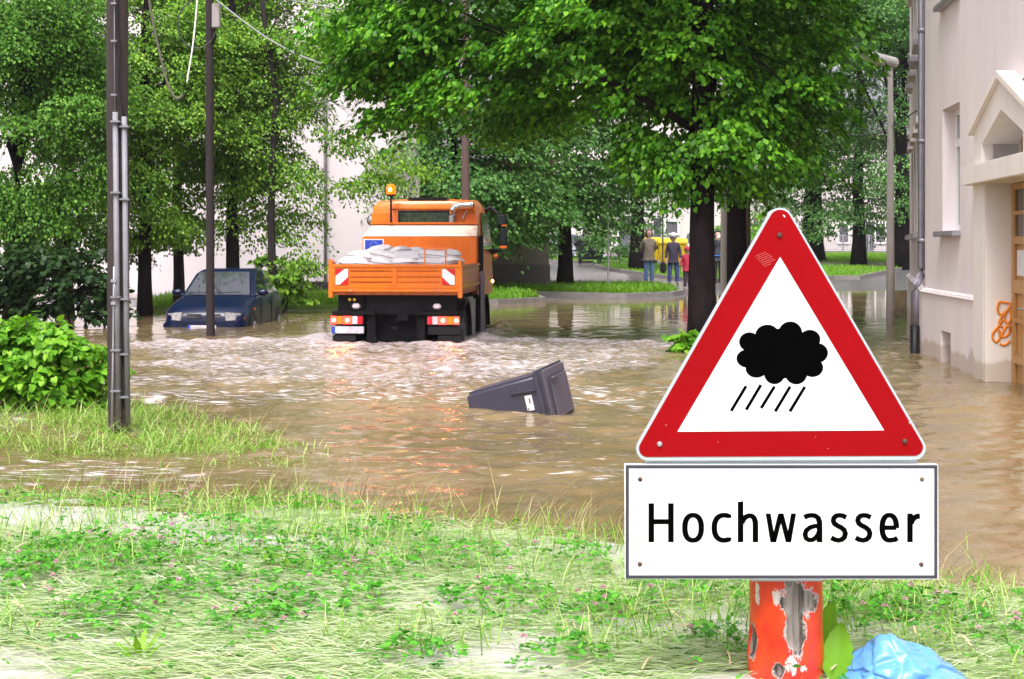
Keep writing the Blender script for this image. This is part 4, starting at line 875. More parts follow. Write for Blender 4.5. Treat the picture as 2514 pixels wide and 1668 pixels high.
m = MB(); m.box((1.13, 3.85, 1.36), (1.25, 3.9, 1.41), .01); part(m, 'mirror_reflector', M_refl, ma)
m = MB(); m.box((1.16, 3.85, 1.735), (1.25, 3.88, 1.765), .008); part(m, 'mirror_reflector', M_refl, ma)
m = MB(); m.tube([(1.03, 3.9, 1.22), (1.09, 3.9, 1.24)], .035, 8); part(m, "mirror_reflector", mat("orange_reflector", (.85, .2, .02), .3), ma)
m = MB(); m.tube([(-.84, 4.0, 1.95), (-1.0, 3.95, 1.9)], .02, 8); m.box((-1.0, 3.88, 1.72), (-.92, 3.98, 1.95), .02); ml = part(m, "mirror_arm", M_black)
m = MB(); m.lathe([(.01, -.06), (.07, -.04), (.1, 0), (.1, .02)], 16, M=Matrix.Translation((-1.06, 3.9, 1.84)) @ Matrix.Rotation(R(-90), 4, 'X')); part(m, "mirror_shell", M_chrome, ml)
m = MB(); m.box((-1.02, 3.86, 1.9), (-.94, 3.9, 1.96), .01); part(m, "marker_lamp", mat("orange_reflector", (0, 0, 0)), ml)
# side lamps at front right
m = MB(); m.box((.9, 4.2, .9), (.95, 4.34, 1.2), .015); part(m, "side_reflector", mat("orange_reflector", (0, 0, 0)))
m = MB(); m.lathe([(.015, -.02), (.034, 0), (.034, .03), (.015, .05)], 12, M=Matrix.Translation((.96, 4.22, .80)) @ Matrix.Rotation(R(90), 4, 'X')); part(m, "side_lamp", mat("lit_indicator", (1, .5, .1), .3, emit=(1, .5, .1), estr=9))
# chassis below the bed
m = MB(); m.box((-.85, .1, .42), (.85, .5, .698)); m.box((-.42, .05, -.3), (-.3, 4.2, .5)); m.box((.3, .05, -.3), (.42, 4.2, .5)); m.box((-.3, .3, -.4), (.3, 2.4, .45)); m.box((-.8, .6, .3), (.8, 4.2, .66))
m.box((-.92, -.02, .41), (-.3, .12, .47), .01); m.box((.3, -.02, .41), (.9, .12, .47), .01); m.box((-.5, .1, .47), (-.44, .16, .74)); m.box((.34, .1, .47), (.40, .16, .74))
m.lathe([(.1, -.12), (.2, -.06), (.2, .06), (.1, .12)], 14, M=Matrix.Translation((0, .8, .02))); m.tube([(-.8, .8, 0), (.8, .8, 0)], .07, 10)
m.box((.02, .02, .33), (.18, .06, .42), .006); m.tube([(-.06, 0, .22), (.04, 0, .22)], .03, 8); m.tube([(-.3, .05, .1), (-.3, .05, -.2)], .02, 8)
part(m, "chassis", M_chassis, smooth=False)
M_lred = mat("red_lens", (.6, .01, .03), .2, coat=.5); M_lor = mat("orange_lens", (.85, .22, .01), .2, coat=.5); M_lwh = mat("clear_lens", (.62, .52, .56), .2, coat=.5)
M_lit = mat("red_lamp_lit", (1, .1, .05), .2, emit=(1, .02, .02), estr=2.2); M_hot = mat("lamp_filament", (1, .5, .2), .2, emit=(1, .38, .1), estr=85)
for s in (-1, 1):
    xa = -.935 if s < 0 else .46
    m = MB(); m.box((xa, -.015, .27), (xa + .475, .06, .41), .012); tl = part(m, "tail_light", M_black)
    seg = [(.09, M_lit), (.08, M_lor), (.14, M_lit), (.08, M_lwh), (.075, M_lred)]
    if s > 0: seg = seg[::-1]
    q = xa + .004
    for wdt, mm in seg:
        k = MB(); k.box((q, -.032, .283), (q + wdt - .002, -.0152, .398), .006); part(k, "lens", mm, tl); 
        if mm is M_lit:
            k = MB(); k.lathe([(.006, -.012), (.015, -.008), (.02, 0), (.02, .004)], 14, M=Matrix.Translation((q + wdt / 2, -.033, .34)) @ Matrix.Rotation(R(-90), 4, 'X')); part(k, "bulb_glow", M_hot, tl)
        q += wdt
    m = MB(); m.box((xa + .01, -.0, .135), (xa + .49, .03, .255), .008); pb = part(m, "number_plate_bracket", M_black)
    if s < 0:
        m = MB(); m.box((xa + .02, -.012, .15), (xa + .48, -.002, .25), .004); pl = part(m, "number_plate", mat("grimy_plate", (.55, .54, .6), .35, var=.35, scale=7), pb)
        m = MB(); m.box((xa + .022, -.015, .153), (xa + .065, -.0125, .247)); part(m, "plate_band", MATS["flag_blue"], pl)
    m = MB(); m.box((xa + (.02 if s < 0 else .15), .02, -.35), (xa + (.36 if s < 0 else .49), .05, .125), .006); part(m, "mudflap", M_black)
    m = MB(); xx = -.57 if s < 0 else .60; m.box((xx - .06, -.01, .5), (xx + .06, .03, .58), .02, 3); part(m, "work_lamp", M_lwh)
for x in (-.68, -.61): 
    m = MB(); m.lathe([(.008, -.01), (.022, 0), (.022, .012)], 12, M=Matrix.Translation((x, .08, .63)) @ Matrix.Rotation(R(-90), 4, 'X')); part(m, "yellow_coupling", mat("yellow_plastic", (.75, .5, .02), .4))
# wheels and side
def wheel(x, y, zc, r, wd, parent):
    m = MB(); Mx = Matrix.Translation((x, y, zc)) @ Matrix.Rotation(R(90), 4, 'Y')
    m.lathe([(r * .55, -wd / 2), (r * .93, -wd / 2), (r, -wd * .36), (r, wd * .36), (r * .93, wd / 2), (r * .55, wd / 2)], 28, M=Mx)
    for i in range(26):
        a = 2 * PI * i / 26; m.box((-wd * .4, r - .01, -.012), (wd * .4, r + .012, .02), M=Matrix.Translation((x, y, zc)) @ Matrix.Rotation(a, 4, 'X'))
    w_ = part(m, "wheel", M_rubber, parent); s = 1 if x > 0 else -1
    m = MB(); m.lathe([(.06, -.02), (r * .3, .0), (r * .5, -.03), (r * .56, .01), (r * .56, .03)], 20, M=Matrix.Translation((x + s * (wd / 2 - .03), y, zc)) @ Matrix.Rotation(R(90 * s), 4, 'Y')); part(m, "rim", M_greyp, w_); return w_
for x in (-.74, .74):
    for y in (.85, 3.55): wheel(x, y, 0.02, .47, .3, tr)
for s in (1, -1):
    for y, m_ in ((.85, M_black), (3.55, M_black)):
        m = MB(); n = 12; rr0, rr1 = .55, .58
        for i in range(n):
            a0, a1 = PI * i / n, PI * (i + 1) / n; xa, xb = sorted((s * .58, s * .94))
            m.hexa([(xa, y + rr0 * math.cos(a0), .05 + rr0 * math.sin(a0)), (xb, y + rr0 * math.cos(a0), .05 + rr0 * math.sin(a0)), (xb, y + rr1 * math.cos(a0), .05 + rr1 * math.sin(a0)), (xa, y + rr1 * math.cos(a0), .05 + rr1 * math.sin(a0)),
                    (xa, y + rr0 * math.cos(a1), .05 + rr0 * math.sin(a1)), (xb, y + rr0 * math.cos(a1), .05 + rr0 * math.sin(a1)), (xb, y + rr1 * math.cos(a1), .05 + rr1 * math.sin(a1)), (xa, y + rr1 * math.cos(a1), .05 + rr1 * math.sin(a1))])
        part(m, "mudguard", m_)
    m = MB(); m.box((s * .78 - .14, 1.5, -.1), (s * .78 + .14, 2.1, .62), .04, 3); part(m, "tank", M_greyp)
    m = MB(); m.tube([(s * .97, 2.5, -.3), (s * .97, 2.5, 1.0)], .035, 10); m.tube([(s * .95, 2.7, -.3), (s * .95, 2.7, .95)], .05, 10); part(m, "stake", MATS["zinc_pipe"])
    m = MB(); m.box((s * .82 - .1, 2.62, .05), (s * .82 + .1, 2.95, .62), .02); part(m, "step", M_black)
# sandbags, each one a thing
def pillow(seed):
    k = bmesh.new(); bmesh.ops.create_grid(k, x_segments=14, y_segments=9, size=1); g_ = np.random.default_rng(seed)
    top = {}
    def hgt(x, y): return max(0., (1 - abs(x) ** 3.2)) ** .5 * max(0., (1 - abs(y) ** 2.6)) ** .5
    for v in k.verts:
        x, y = v.co.x, v.co.y; h = hgt(x, y); nz = mnoise.noise(Vector((x * 1.7 + seed * 7, y * 1.7, 0))) * .018
        pin = 1 - .13 * (1 - abs(x)) * (abs(y) ** 2); v.co = Vector((x * .25 * (1 - .06 * y * y), y * .155 * pin, h * (.085 + nz) + .004))
    geo = bmesh.ops.duplicate(k, geom=list(k.verts) + list(k.edges) + list(k.faces))
    for v in [e for e in geo['geom'] if isinstance(e, bmesh.types.BMVert)]: v.co.z = -v.co.z * .8
    bmesh.ops.remove_doubles(k, verts=list(k.verts), dist=.0005); bmesh.ops.recalc_face_normals(k, faces=list(k.faces)); b = MB(); b.add(k); return b
M_bag = mat("woven_white_sack", (.84, .81, .83), .75, var=.05, bump=.25, bscale=90)
TM = Matrix.Translation(TRK) @ Matrix.Rotation(TRK_ROT, 4, 'Z')
pro = [pillow(i).build("sandbag", M_bag, smooth=True) for i in range(4)]
spots = []
for j, y in enumerate((.28, .66, 1.05)):
    for i in range(5): spots.append((-.64 + i * .31 + .03 * (j % 2), y, 1.02 + .03 * (i % 2), random.uniform(-.25, .25) + (PI / 2 if (i + j) % 4 == 0 else 0), .0))
for j, y in enumerate((.3, .72)):
    for x in (-.6, -.27, .08, .47, .7): spots.append((x + random.uniform(-.03, .03), y, 1.15 + random.uniform(-.01, .02), random.uniform(-.5, .5), random.uniform(-.15, .15)))
for x, y in ((-.52, .42), (-.22, .38), (.1, .5), (-.36, .8), (.5, .45), (.0, .85), (.62, .7)): spots.append((x, y, 1.24 + random.uniform(-.01, .02), random.uniform(-.7, .7), random.uniform(-.3, .3)))
for x, y in ((-.4, .6), (-.12, .62), (.08, .72), (-.28, .9)): spots.append((x, y, 1.30 + random.uniform(-.015, .015), random.uniform(-.8, .8), random.uniform(-.3, .3)))
used = [0] * 4
for i, (x, y, z, rz, ry) in enumerate(spots):
    k = i % 4; o = pro[k] if not used[k] else pro[k].copy()
    if used[k]: COL.objects.link(o)
    used[k] = 1
    o.matrix_world = TM @ Matrix.Translation((x, y, z)) @ Euler((random.uniform(-.12, .12), ry, rz)).to_matrix().to_4x4() @ Matrix.Scale(random.uniform(.92, 1.08), 4)
    tag(o, "white filled sandbag heaped on the orange truck bed", "sandbag", "white sandbags heaped on the truck bed")

# ------------------------------------------------------------------ cars
def make_car(name, label, paint, loc, rz, sc=1.0):
    c = thing(name, label, "car", loc, (0, 0, rz)); c.scale = (sc, sc, sc)
    secs = [(0.0, .60, .30, .50, .53), (.05, .70, .24, .575, .63), (.2, .765, .2, .665, .73), (.55, .785, .19, .76, .83), (.95, .79, .19, .84, .905), (1.3, .79, .19, .88, .94), (2.2, .79, .19, .90, .95), (3.1, .785, .19, .91, .95), (3.5, .76, .22, .86, .92), (3.66, .70, .28, .72, .8), (3.72, .6, .34, .6, .66)]
    k = bmesh.new(); rings = []
    for y, wd, zb, zs, zt in secs:
        half = [(0, zb), (wd * .85, zb), (wd * .985, zb + .08), (wd, (zb + zs) / 2 + .05), (wd * .97, zs - .03), (wd * .9, zs + .02), (wd * .55, zt), (0, zt + .015)]
        rings.append([k.verts.new((x, y, z)) for x, z in half] + [k.verts.new((-x, y, z)) for x, z in half[-2:0:-1]])
    n = len(rings[0])
    for A, B in zip(rings, rings[1:]):
        for j in range(n): k.faces.new((A[j], A[(j + 1) % n], B[(j + 1) % n], B[j]))
    k.faces.new(rings[0][::-1]); k.faces.new(rings[-1]); bmesh.ops.recalc_face_normals(k, faces=list(k.faces))
    bmesh.ops.subdivide_edges(k, edges=list(k.edges), cuts=1, use_grid_fill=True, smooth=.35)
    b = MB(); b.add(k)
    # cabin
    base = [(-.70, 1.02, .90), (.70, 1.02, .90), (.72, 2.2, .9), (.68, 3.6, .90), (-.68, 3.6, .90), (-.72, 2.2, .9)]
    ro = [(-.55, 1.72, 1.385), (.55, 1.72, 1.385), (.57, 2.35, 1.425), (.52, 3.18, 1.37), (-.52, 3.18, 1.37), (-.57, 2.35, 1.425)]
    k = bmesh.new(); lo = [k.verts.new(p) for p in base]; hi = [k.verts.new(p) for p in ro]
    for j in range(6): k.faces.new((lo[j], lo[(j + 1) % 6], hi[(j + 1) % 6], hi[j]))
    k.faces.new((hi[0], hi[1], hi[2], hi[5])); k.faces.new((hi[5], hi[2], hi[3], hi[4])); k.faces.new(lo[::-1])
    bmesh.ops.recalc_face_normals(k, faces=list(k.faces))
    bmesh.ops.bevel(k, geom=[e for e in k.edges if max(v.co.z for v in e.verts) > 1.0], offset=.07, segments=4, affect='EDGES', clamp_overlap=True); b.add(k)
    body = b.build("body", paint, c, smooth=True)
    def pane(name, A, B, Cc, D, ins, off, mm, par=body):
        A, B, Cc, D = map(Vector, (A, B, Cc, D)); nn = (B - A).cross(D - A).normalized(); cen = (A + B + Cc + D) / 4
        if nn.dot(cen - Vector((0, 2.3, 1.0))) < 0: nn = -nn
        P = [p + (cen - p).normalized() * ins for p in (A, B, Cc, D)]; m_ = MB(); m_.prism([p + nn * off for p in P], nn * .008, bev=.003); return m_.build(name, mm, par)
    M_ws = mat("car_glass", (.03, .035, .045), .03, var=.1, coat=1, spec=1)
    pane("windscreen", base[0], base[1], ro[1], ro[0], .085, .003, M_ws); pane("rear_window", base[3], base[4], ro[4], ro[3], .1, .003, M_ws)
    for s in (0, 1):
        f = (lambda p: p) if s == 0 else (lambda p: (-p[0], p[1], p[2]))
        lerp = lambda p, q, t: tuple(a_ + (b_ - a_) * t for a_, b_ in zip(p, q))
        B1, B2, B3, T1, T2, T3 = base[1], base[2], base[3], ro[1], ro[2], ro[3]
        pane("side_window", f(lerp(B1, B2, .12)), f(B2), f(T2), f(lerp(T1, T2, .04)), .075, .004, M_ws); pane("side_window", f(B2), f(lerp(B2, B3, .9)), f(lerp(T2, T3, .96)), f(T2), .07, .004, M_ws)
    for s in (-1, 1):
        m_ = MB(); k = bmesh.new(); bmesh.ops.create_uvsphere(k, u_segments=14, v_segments=9, radius=1)
        for v in k.verts: v.co = Vector((v.co.x * .115, v.co.y * .07, v.co.z * .07))
        m_.add(k, None, Matrix.Translation((s * .83, 1.28, .97))); m_.tube([(s * .68, 1.25, .92), (s * .8, 1.27, .95)], .025, 8); m_.build("wing_mirror", paint, body, smooth=True)
        # head lamp follows the corner
        m_ = MB(); k = bmesh.new(); pts = [(.40, -.004), (.56, .02), (.66, .075), (.715, .15)]; lo_, hi_ = [], []
        for i_, (x, y) in enumerate(pts):
            hi_.append(k.verts.new((s * (x - .0), y - .0, .645 - .012 * i_))); lo_.append(k.verts.new((s * (x + .02), y - .02, .49 + .01 * i_)))
        for i_ in range(3): k.faces.new((lo_[i_], lo_[i_ + 1], hi_[i_ + 1], hi_[i_]))
        bmesh.ops.recalc_face_normals(k, faces=list(k.faces)); ex = bmesh.ops.extrude_face_region(k, geom=list(k.faces))
        for v in [e for e in ex['geom'] if isinstance(e, bmesh.types.BMVert)]: v.co += Vector((-s * .06, .12, 0))
        bmesh.ops.recalc_face_normals(k, faces=list(k.faces)); m_.add(k); hl = m_.build("headlight", mat("headlight_glass", (.26, .25, .25), .12, var=.5, scale=18, coat=1), body)
        m_ = MB(); m_.box((s * .71 - .03, .12, .5), (s * .71 + .03, .17, .56), .01); m_.build("indicator", mat("orange_reflector", (0, 0, 0)), hl)
        m_ = MB(); m_.box((s * .787 - .012, .72, .66), (s * .787 + .012, .8, .70), .01); m_.build("side_indicator", mat("orange_reflector", (0, 0, 0)), body)
        for y in (.62, 2.98):
            m_ = MB(); m_.lathe([(.01, 0), (.33, 0), (.35, .012), (.33, .02), (.01, .021)], 28, M=Matrix.Translation((s * .775, y, .29)) @ Matrix.Rotation(R(90 * s), 4, 'Y')); m_.build("wheel_arch", M_black, body)
            m_ = MB(); m_.lathe([(.12, -.08), (.26, -.08), (.285, -.04), (.285, .05), (.26, .07), (.19, .075), (.17, .05), (.05, .06)], 24, M=Matrix.Translation((s * .745, y, .28)) @ Matrix.Rotation(R(90 * s), 4, 'Y')); wl_ = m_.build("wheel", M_rubber, c, smooth=True)
            m_ = MB(); m_.lathe([(.02, 0), (.16, .012), (.18, .0)], 18, M=Matrix.Translation((s * (.745 + .075), y, .28)) @ Matrix.Rotation(R(90 * s), 4, 'Y')); m_.build("rim", M_greyp, wl_)
        m_ = MB(); m_.box((s * .795 - .006, 1.32, .3), (s * .795 + .006, 1.33, .86)); m_.box((s * .795 - .006, 2.3, .3), (s * .795 + .006, 2.31, .88)); m_.box((s * .8 - .012, 2.12, .74), (s * .8 + .012, 2.27, .77), .006); m_.build("door_seam", M_black, body)
    m_ = MB()
    for s in (-1, 1): m_.hexa([(s * .04, -.02, .535), (s * .34, .0, .535), (s * .34, .1, .535), (s * .04, .08, .535), (s * .05, .0, .61), (s * .32, .03, .61), (s * .32, .1, .61), (s * .05, .08, .61)], .006)
    m_.build("grille", M_black, body)
    m_ = MB(); m_.box((-.66, -.09, .29), (.66, .1, .47), .06, 4); m_.hexa([(-.77, .03, .28), (-.6, -.07, .28), (-.6, .3, .28), (-.77, .3, .28), (-.77, .05, .46), (-.6, -.06, .46), (-.6, .3, .46), (-.77, .3, .46)], .03); m_.hexa([(.6, -.07, .28), (.77, .03, .28), (.77, .3, .28), (.6, .3, .28), (.6, -.06, .46), (.77, .05, .46), (.77, .3, .46), (.6, .3, .46)], .03); bp_ = m_.build("bumper", paint, body, smooth=True)
    m_ = MB(); m_.box((-.26, -.104, .30), (.26, -.093, .41), .004); pl = m_.build("number_plate", mat("car_plate", (.5, .48, .55), .4, var=.25, scale=9), bp_)
    m_ = MB(); m_.box((-.258, -.108, .303), (-.215, -.1045, .407)); m_.build("plate_band", MATS["flag_blue"], pl)
    m_ = MB(); m_.tube([(-.1, 1.0, .965), (.45, 1.06, .985)], .008, 6); m_.tube([(-.55, 1.0, .96), (-.05, 1.06, .985)], .008, 6); m_.build("wiper", M_black, body)
    return c
M_blue = mat("blue_metallic_paint", (.002, .007, .032), .3, var=.15, coat=.18, spec=.3)
make_car("parked_car", "dark blue small hatchback half sunk in the flood behind the slim pole", M_blue, (XP(487, 24.3), 24.7, -.35), R(-2), .94)
make_car("parked_car", "dark car with pale windscreen parked behind the yellow containers", mat("dark_car_paint", (.03, .035, .05), .3, metal=.3, coat=1), (XP(1632, 71), 71, .62), R(25), 1.0)
make_car("parked_car", "silver car partly seen behind the black waste container", mat("silver_paint", (.35, .36, .4), .3, metal=.6, coat=1), (XP(1418, 71), 71, .62), R(18), 1.0)
make_car("parked_car", "whitish car just left of the lime trunk behind the yellow containers", mat("white_car_paint", (.6, .58, .56), .3, coat=1), (XP(1700, 72), 72, .65), R(-15), 1.0)

# ------------------------------------------------------------------ waste containers
def container(name, label, col, px, d, rz=0, cat="container", group=None):
    c = thing(name, label, cat, (XP(px, d), d, tz1(XP(px, d), d) + .0), (0, 0, rz), group)
    m_ = MB(); m_.hexa([(-.55, -.36, .2), (.55, -.36, .2), (.55, .36, .2), (-.55, .36, .2), (-.67, -.48, 1.08), (.67, -.48, 1.08), (.67, .48, 1.08), (-.67, .48, 1.08)], .05, 3)
    for x in (-.35, 0, .35): m_.hexa([(x - .03, -.4, .25), (x + .03, -.4, .25), (x + .03, -.3, .25), (x - .03, -.3, .25), (x - .03, -.5, 1.05), (x + .03, -.5, 1.05), (x + .03, -.4, 1.05), (x - .03, -.4, 1.05)], .01)
    bd = m_.build("body", col, c, smooth=True)
    m_ = MB(); m_.box((-.7, -.52, 1.06), (.7, .52, 1.12), .02)
    k = bmesh.new(); P = []
    for i in range(9): a = PI * i / 8; P.append((-.68, -.49 * math.cos(a), 1.12 + .2 * math.sin(a) ** .8))
    m_.prism(P, (1.36, 0, 0), bev=.02); m_.build("lid", col, c, smooth=True)
    for s in (-1, 1):
        m_ = MB(); m_.tube([(s * .72, -.2, .9), (s * .76, -.2, .9), (s * .76, .2, .9), (s * .72, .2, .9)], .02, 8); m_.box((s * .68 - .05, -.1, .82), (s * .68 + .05, .1, .98), .02); m_.build("handle", M_black, c)
        for y in (-.28, .28):
            m_ = MB(); m_.lathe([(.03, -.025), (.1, -.025), (.1, .025), (.03, .025)], 14, M=Matrix.Translation((s * .45, y, .1)) @ Matrix.Rotation(R(90), 4, 'Y')); m_.box((s * .45 - .04, y - .03, .1), (s * .45 + .04, y + .03, .22)); m_.build("castor", M_rubber, c)
    return c
M_yel = mat("yellow_plastic_bin", (.8, .56, .01), .45, var=.06)
container("waste_container", "yellow waste container mostly behind the tree trunk, left of the two", M_yel, 1585, 66.5, .05)
container("waste_container", "yellow waste container behind the woman in the white cap, right of the two", M_yel, 1650, 65, -.03)
bc_ = container("waste_container", "black waste container with grey label under the dark trees", mat("black_bin_plastic", (.02, .02, .03), .4), 1448, 67, .1)
m_ = MB(); m_.box((.1, -.5, .62), (.48, -.475, .84), .004); m_.build("label_plate", mat("grey_label", (.3, .29, .3), .6), bc_)

# floating wheelie bin
wb = thing("wheelie_bin", "dark grey wheelie bin floating on its side in the brown flood water", "waste bin")
M_bin = mat("slate_bin_plastic", (.05, .048, .075), .42, var=.12, scale=7, bump=.08)
# local: z along the body from base to lid, x width, y depth (+y hinge side)
m_ = MB(); m_.hexa([(-.19, -.2, 0), (.19, -.2, 0), (.19, .2, 0), (-.19, .2, 0), (-.235, -.27, .86), (.235, -.27, .86), (.235, .25, .86), (-.235, .25, .86)], .035, 3)
bb = m_.build("body", M_bin, wb, smooth=True)
m_ = MB(); m_.box((-.255, -.3, .80), (.255, .29, .87), .015); m_.box((-.2, .26, .74), (.2, .34, .86), .01); m_.build("rim", M_bin, wb)
m_ = MB(); m_.box((-.27, -.315, .875), (.27, .3, .93), .03, 3); m_.box((-.2, -.22, .93), (.2, .2, .965), .02, 3); m_.build("lid", mat("lid_plastic", (.085, .075, .1), .5, var=.12, scale=7), wb, smooth=True)
for s in (-1, 1):
    m_ = MB(); m_.tube([(s * .2, .3, .84), (s * .2, .38, .88), (s * .2, .38, .96), (s * .2, .28, .97)], .016, 8); m_.build("handle", M_bin, wb)
m_ = MB(); m_.tube([(.06, -.2, .965), (.06, -.2, .99), (.2, -.2, .99), (.2, -.2, .965)], .013, 8); m_.build("lid_grip", M_bin, wb)
for s in (-1, 1):
    for y in (-.12, .1): m_ = MB(); m_.hexa([(s * .215 - .012, y - .006, .52), (s * .215 + .018, y - .006, .52), (s * .215 + .018, y + .006, .52), (s * .215 - .012, y + .006, .52), (s * .235 - .012, y - .006, .8), (s * .235 + .018, y - .006, .8), (s * .235 + .018, y + .006, .8), (s * .235 - .012, y + .006, .8)]); m_.build("rib", M_bin, bb)
    m_ = MB(); m_.lathe([(.03, -.025), (.1, -.025), (.1, .025), (.03, .025)], 16, M=Matrix.Translation((s * .2, .22, .02)) @ Matrix.Rotation(R(90), 4, 'Y')); m_.build("wheel", M_rubber, wb)
m_ = MB(); m_.hexa([(.231, -.08, .66), (.232, -.08, .66), (.232, .07, .66), (.231, .07, .66), (.234, -.08, .74), (.243, -.08, .74), (.243, .07, .74), (.234, .07, .74)]); lbp = m_.build("label_plate", mat("white_label", (.75, .74, .76), .5), bb)
m_ = MB(); m_.box((.2385, .045, .672), (.2445, .058, .685)); m_.box((.2385, -.05, .705), (.2445, .0, .708)); m_.box((.2385, -.05, .713), (.2445, .0, .716)); m_.build("print", M_black, lbp)
# pose: body axis points right, up and a little towards the camera; +x side faces the camera, hinge side down
az = Vector((.87, -.42, .20)).normalized(); sx = Vector((-.42, -.88, .0)); sx = (sx - az * sx.dot(az)).normalized(); sx = Matrix.Rotation(R(6), 3, az) @ sx; sy = az.cross(sx)
dB = 12.35; base = W(1172, 1006, dB); BS = .86
wb.matrix_world = Matrix(((sx.x, sy.x, az.x, base.x), (sx.y, sy.y, az.y, base.y), (sx.z, sy.z, az.z, base.z), (0, 0, 0, 1))) @ Matrix.Scale(BS, 4)

# ------------------------------------------------------------------ people
def skinned(name, V, E, m, parent, sub=2, root=None):
    """V {key: (xyz, radius)}, E [(a, b)] -> one continuous skin surface baked to a mesh"""
    keys = list(V); ix = {k: i for i, k in enumerate(keys)}
    me = bpy.data.meshes.new(name); me.from_pydata([V[k][0] for k in keys], [(ix[a], ix[b]) for a, b in E], [])
    o = bpy.data.objects.new(name, me); COL.objects.link(o)
    sk = o.modifiers.new("skin", 'SKIN'); sk.use_smooth_shade = True; sk.branch_smoothing = .3
    for i, k in enumerate(keys):
        r = V[k][1]; me.skin_vertices[0].data[i].radius = r if isinstance(r, tuple) else (r, r); me.skin_vertices[0].data[i].use_root = (k == (root or keys[0]))
    ss = o.modifiers.new("subdivision", 'SUBSURF'); ss.levels = sub; ss.render_levels = sub
    dg = bpy.context.evaluated_depsgraph_get(); nm = bpy.data.meshes.new_from_object(o.evaluated_get(dg)); o.modifiers.clear(); o.data = nm; nm.name = name
    bpy.data.meshes.remove(me)
    nm.materials.clear(); nm.materials.append(m); nm.polygons.foreach_set('use_smooth', [True] * len(nm.polygons)); o.parent = parent; return o
M_skin = mat("skin", (.52, .34, .26), .5, var=.06)
def person(label, loc, rz, h, top, legs, armpose, headgear, shoe, stance=.0, hatm=None):
    p = thing("person", label, "person", loc, (0, 0, rz)); s = h / 1.75
    v = lambda x, y, z: (x * s, y * s, z * s)
    A = {}
    for sd in (-1, 1):
        A[sd] = armpose(sd)                      # shoulder, elbow, wrist, hand direction
    V = {'pel': (v(0, 0, .93), .13 * s), 'abd': (v(0, -.01, 1.1), (.135 * s, .11 * s)), 'che': (v(0, 0, 1.3), (.15 * s, .115 * s)), 'nek': (v(0, .0, 1.47), .055 * s), 'hd0': (v(0, -.02, 1.56), .085 * s), 'hd1': (v(0, -.015, 1.65), .11 * s), 'hd2': (v(0, -.0, 1.74), .085 * s)}
    E = [('pel', 'abd'), ('abd', 'che'), ('che', 'nek'), ('nek', 'hd0'), ('hd0', 'hd1'), ('hd1', 'hd2')]
    for sd in (-1, 1):
        n = 'L' if sd > 0 else 'R'; lx = .095 + stance
        V[n + 'hip'] = (v(sd * .09, 0, .86), .095 * s); V[n + 'kne'] = (v(sd * lx, -.02, .48), .058 * s); V[n + 'ank'] = (v(sd * (lx + .01), .03, .09), .04 * s); V[n + 'toe'] = (v(sd * (lx + .035), -.13, .035), .034 * s)
        E += [('pel', n + 'hip'), (n + 'hip', n + 'kne'), (n + 'kne', n + 'ank'), (n + 'ank', n + 'toe')]
        sh, el, wr, hd = [Vector(q) for q in A[sd]]
        V[n + 'sh'] = (v(*sh), .058 * s); V[n + 'el'] = (v(*el), .043 * s); V[n + 'wr'] = (v(*wr), .028 * s); pm_ = wr + hd * .07; V[n + 'pa'] = (v(*pm_), (.036 * s, .022 * s))
        E += [('che', n + 'sh'), (n + 'sh', n + 'el'), (n + 'el', n + 'wr'), (n + 'wr', n + 'pa')]
        side = hd.cross(Vector((0, 1, 0)));  side = side.normalized() if side.length > .1 else Vector((0, 0, 1))
        for i, (off, ln_) in enumerate(((-.03, .07), (-.01, .085), (.01, .08), (.03, .062))):
            b0 = pm_ + side * off + hd * .03; b1 = b0 + hd * ln_ * .55; b2 = b0 + hd * ln_ + Vector((0, -.02, 0))
            V[f'{n}f{i}a'] = (v(*b1), .0085 * s); V[f'{n}f{i}b'] = (v(*b2), .0075 * s); E += [(n + 'pa', f'{n}f{i}a'), (f'{n}f{i}a', f'{n}f{i}b')]
        t0 = wr + hd * .04 + side * .05; V[n + 'th'] = (v(*t0), .0095 * s); V[n + 'ti'] = (v(*(t0 + hd * .035 + side * .01)), .008 * s); E += [(n + 'wr', n + 'th'), (n + 'th', n + 'ti')]
    body = skinned("body", V, E, M_skin, p, 1, 'pel')
    # clothes follow the same joints
    JV = {'pel': (v(0, 0, .92), (.19 * s, .16 * s)), 'hem': (v(0, 0, .78), (.2 * s, .17 * s)), 'abd': (v(0, -.01, 1.1), (.185 * s, .15 * s)), 'che': (v(0, 0, 1.31), (.19 * s, .15 * s)), 'nek': (v(0, .01, 1.47), .09 * s)}
    JE = [('hem', 'pel'), ('pel', 'abd'), ('abd', 'che'), ('che', 'nek')]
    for sd in (-1, 1):
        n = 'L' if sd > 0 else 'R'; sh, el, wr, hd = [Vector(q) for q in A[sd]]
        JV[n + 'sh'] = (v(*sh), .075 * s); JV[n + 'el'] = (v(*el), .066 * s); JV[n + 'wr'] = (v(*(wr - hd * .01)), .05 * s); JE += [('che', n + 'sh'), (n + 'sh', n + 'el'), (n + 'el', n + 'wr')]
    skinned("jacket", JV, JE, top, p, 2, 'pel')
    TV = {'wai': (v(0, 0, .96), (.15 * s, .12 * s)), 'pel': (v(0, 0, .88), (.15 * s, .125 * s))}; TE = [('wai', 'pel')]
    for sd in (-1, 1):
        n = 'L' if sd > 0 else 'R'; lx = .095 + stance
        TV[n + 'hip'] = (v(sd * .095, 0, .80), .105 * s); TV[n + 'kne'] = (v(sd * lx, -.02, .48), .082 * s); TV[n + 'ank'] = (v(sd * (lx + .01), .02, .03), .07 * s); TE += [('pel', n + 'hip'), (n + 'hip', n + 'kne'), (n + 'kne', n + 'ank')]
    skinned("trousers", TV, TE, legs, p, 2, 'pel')
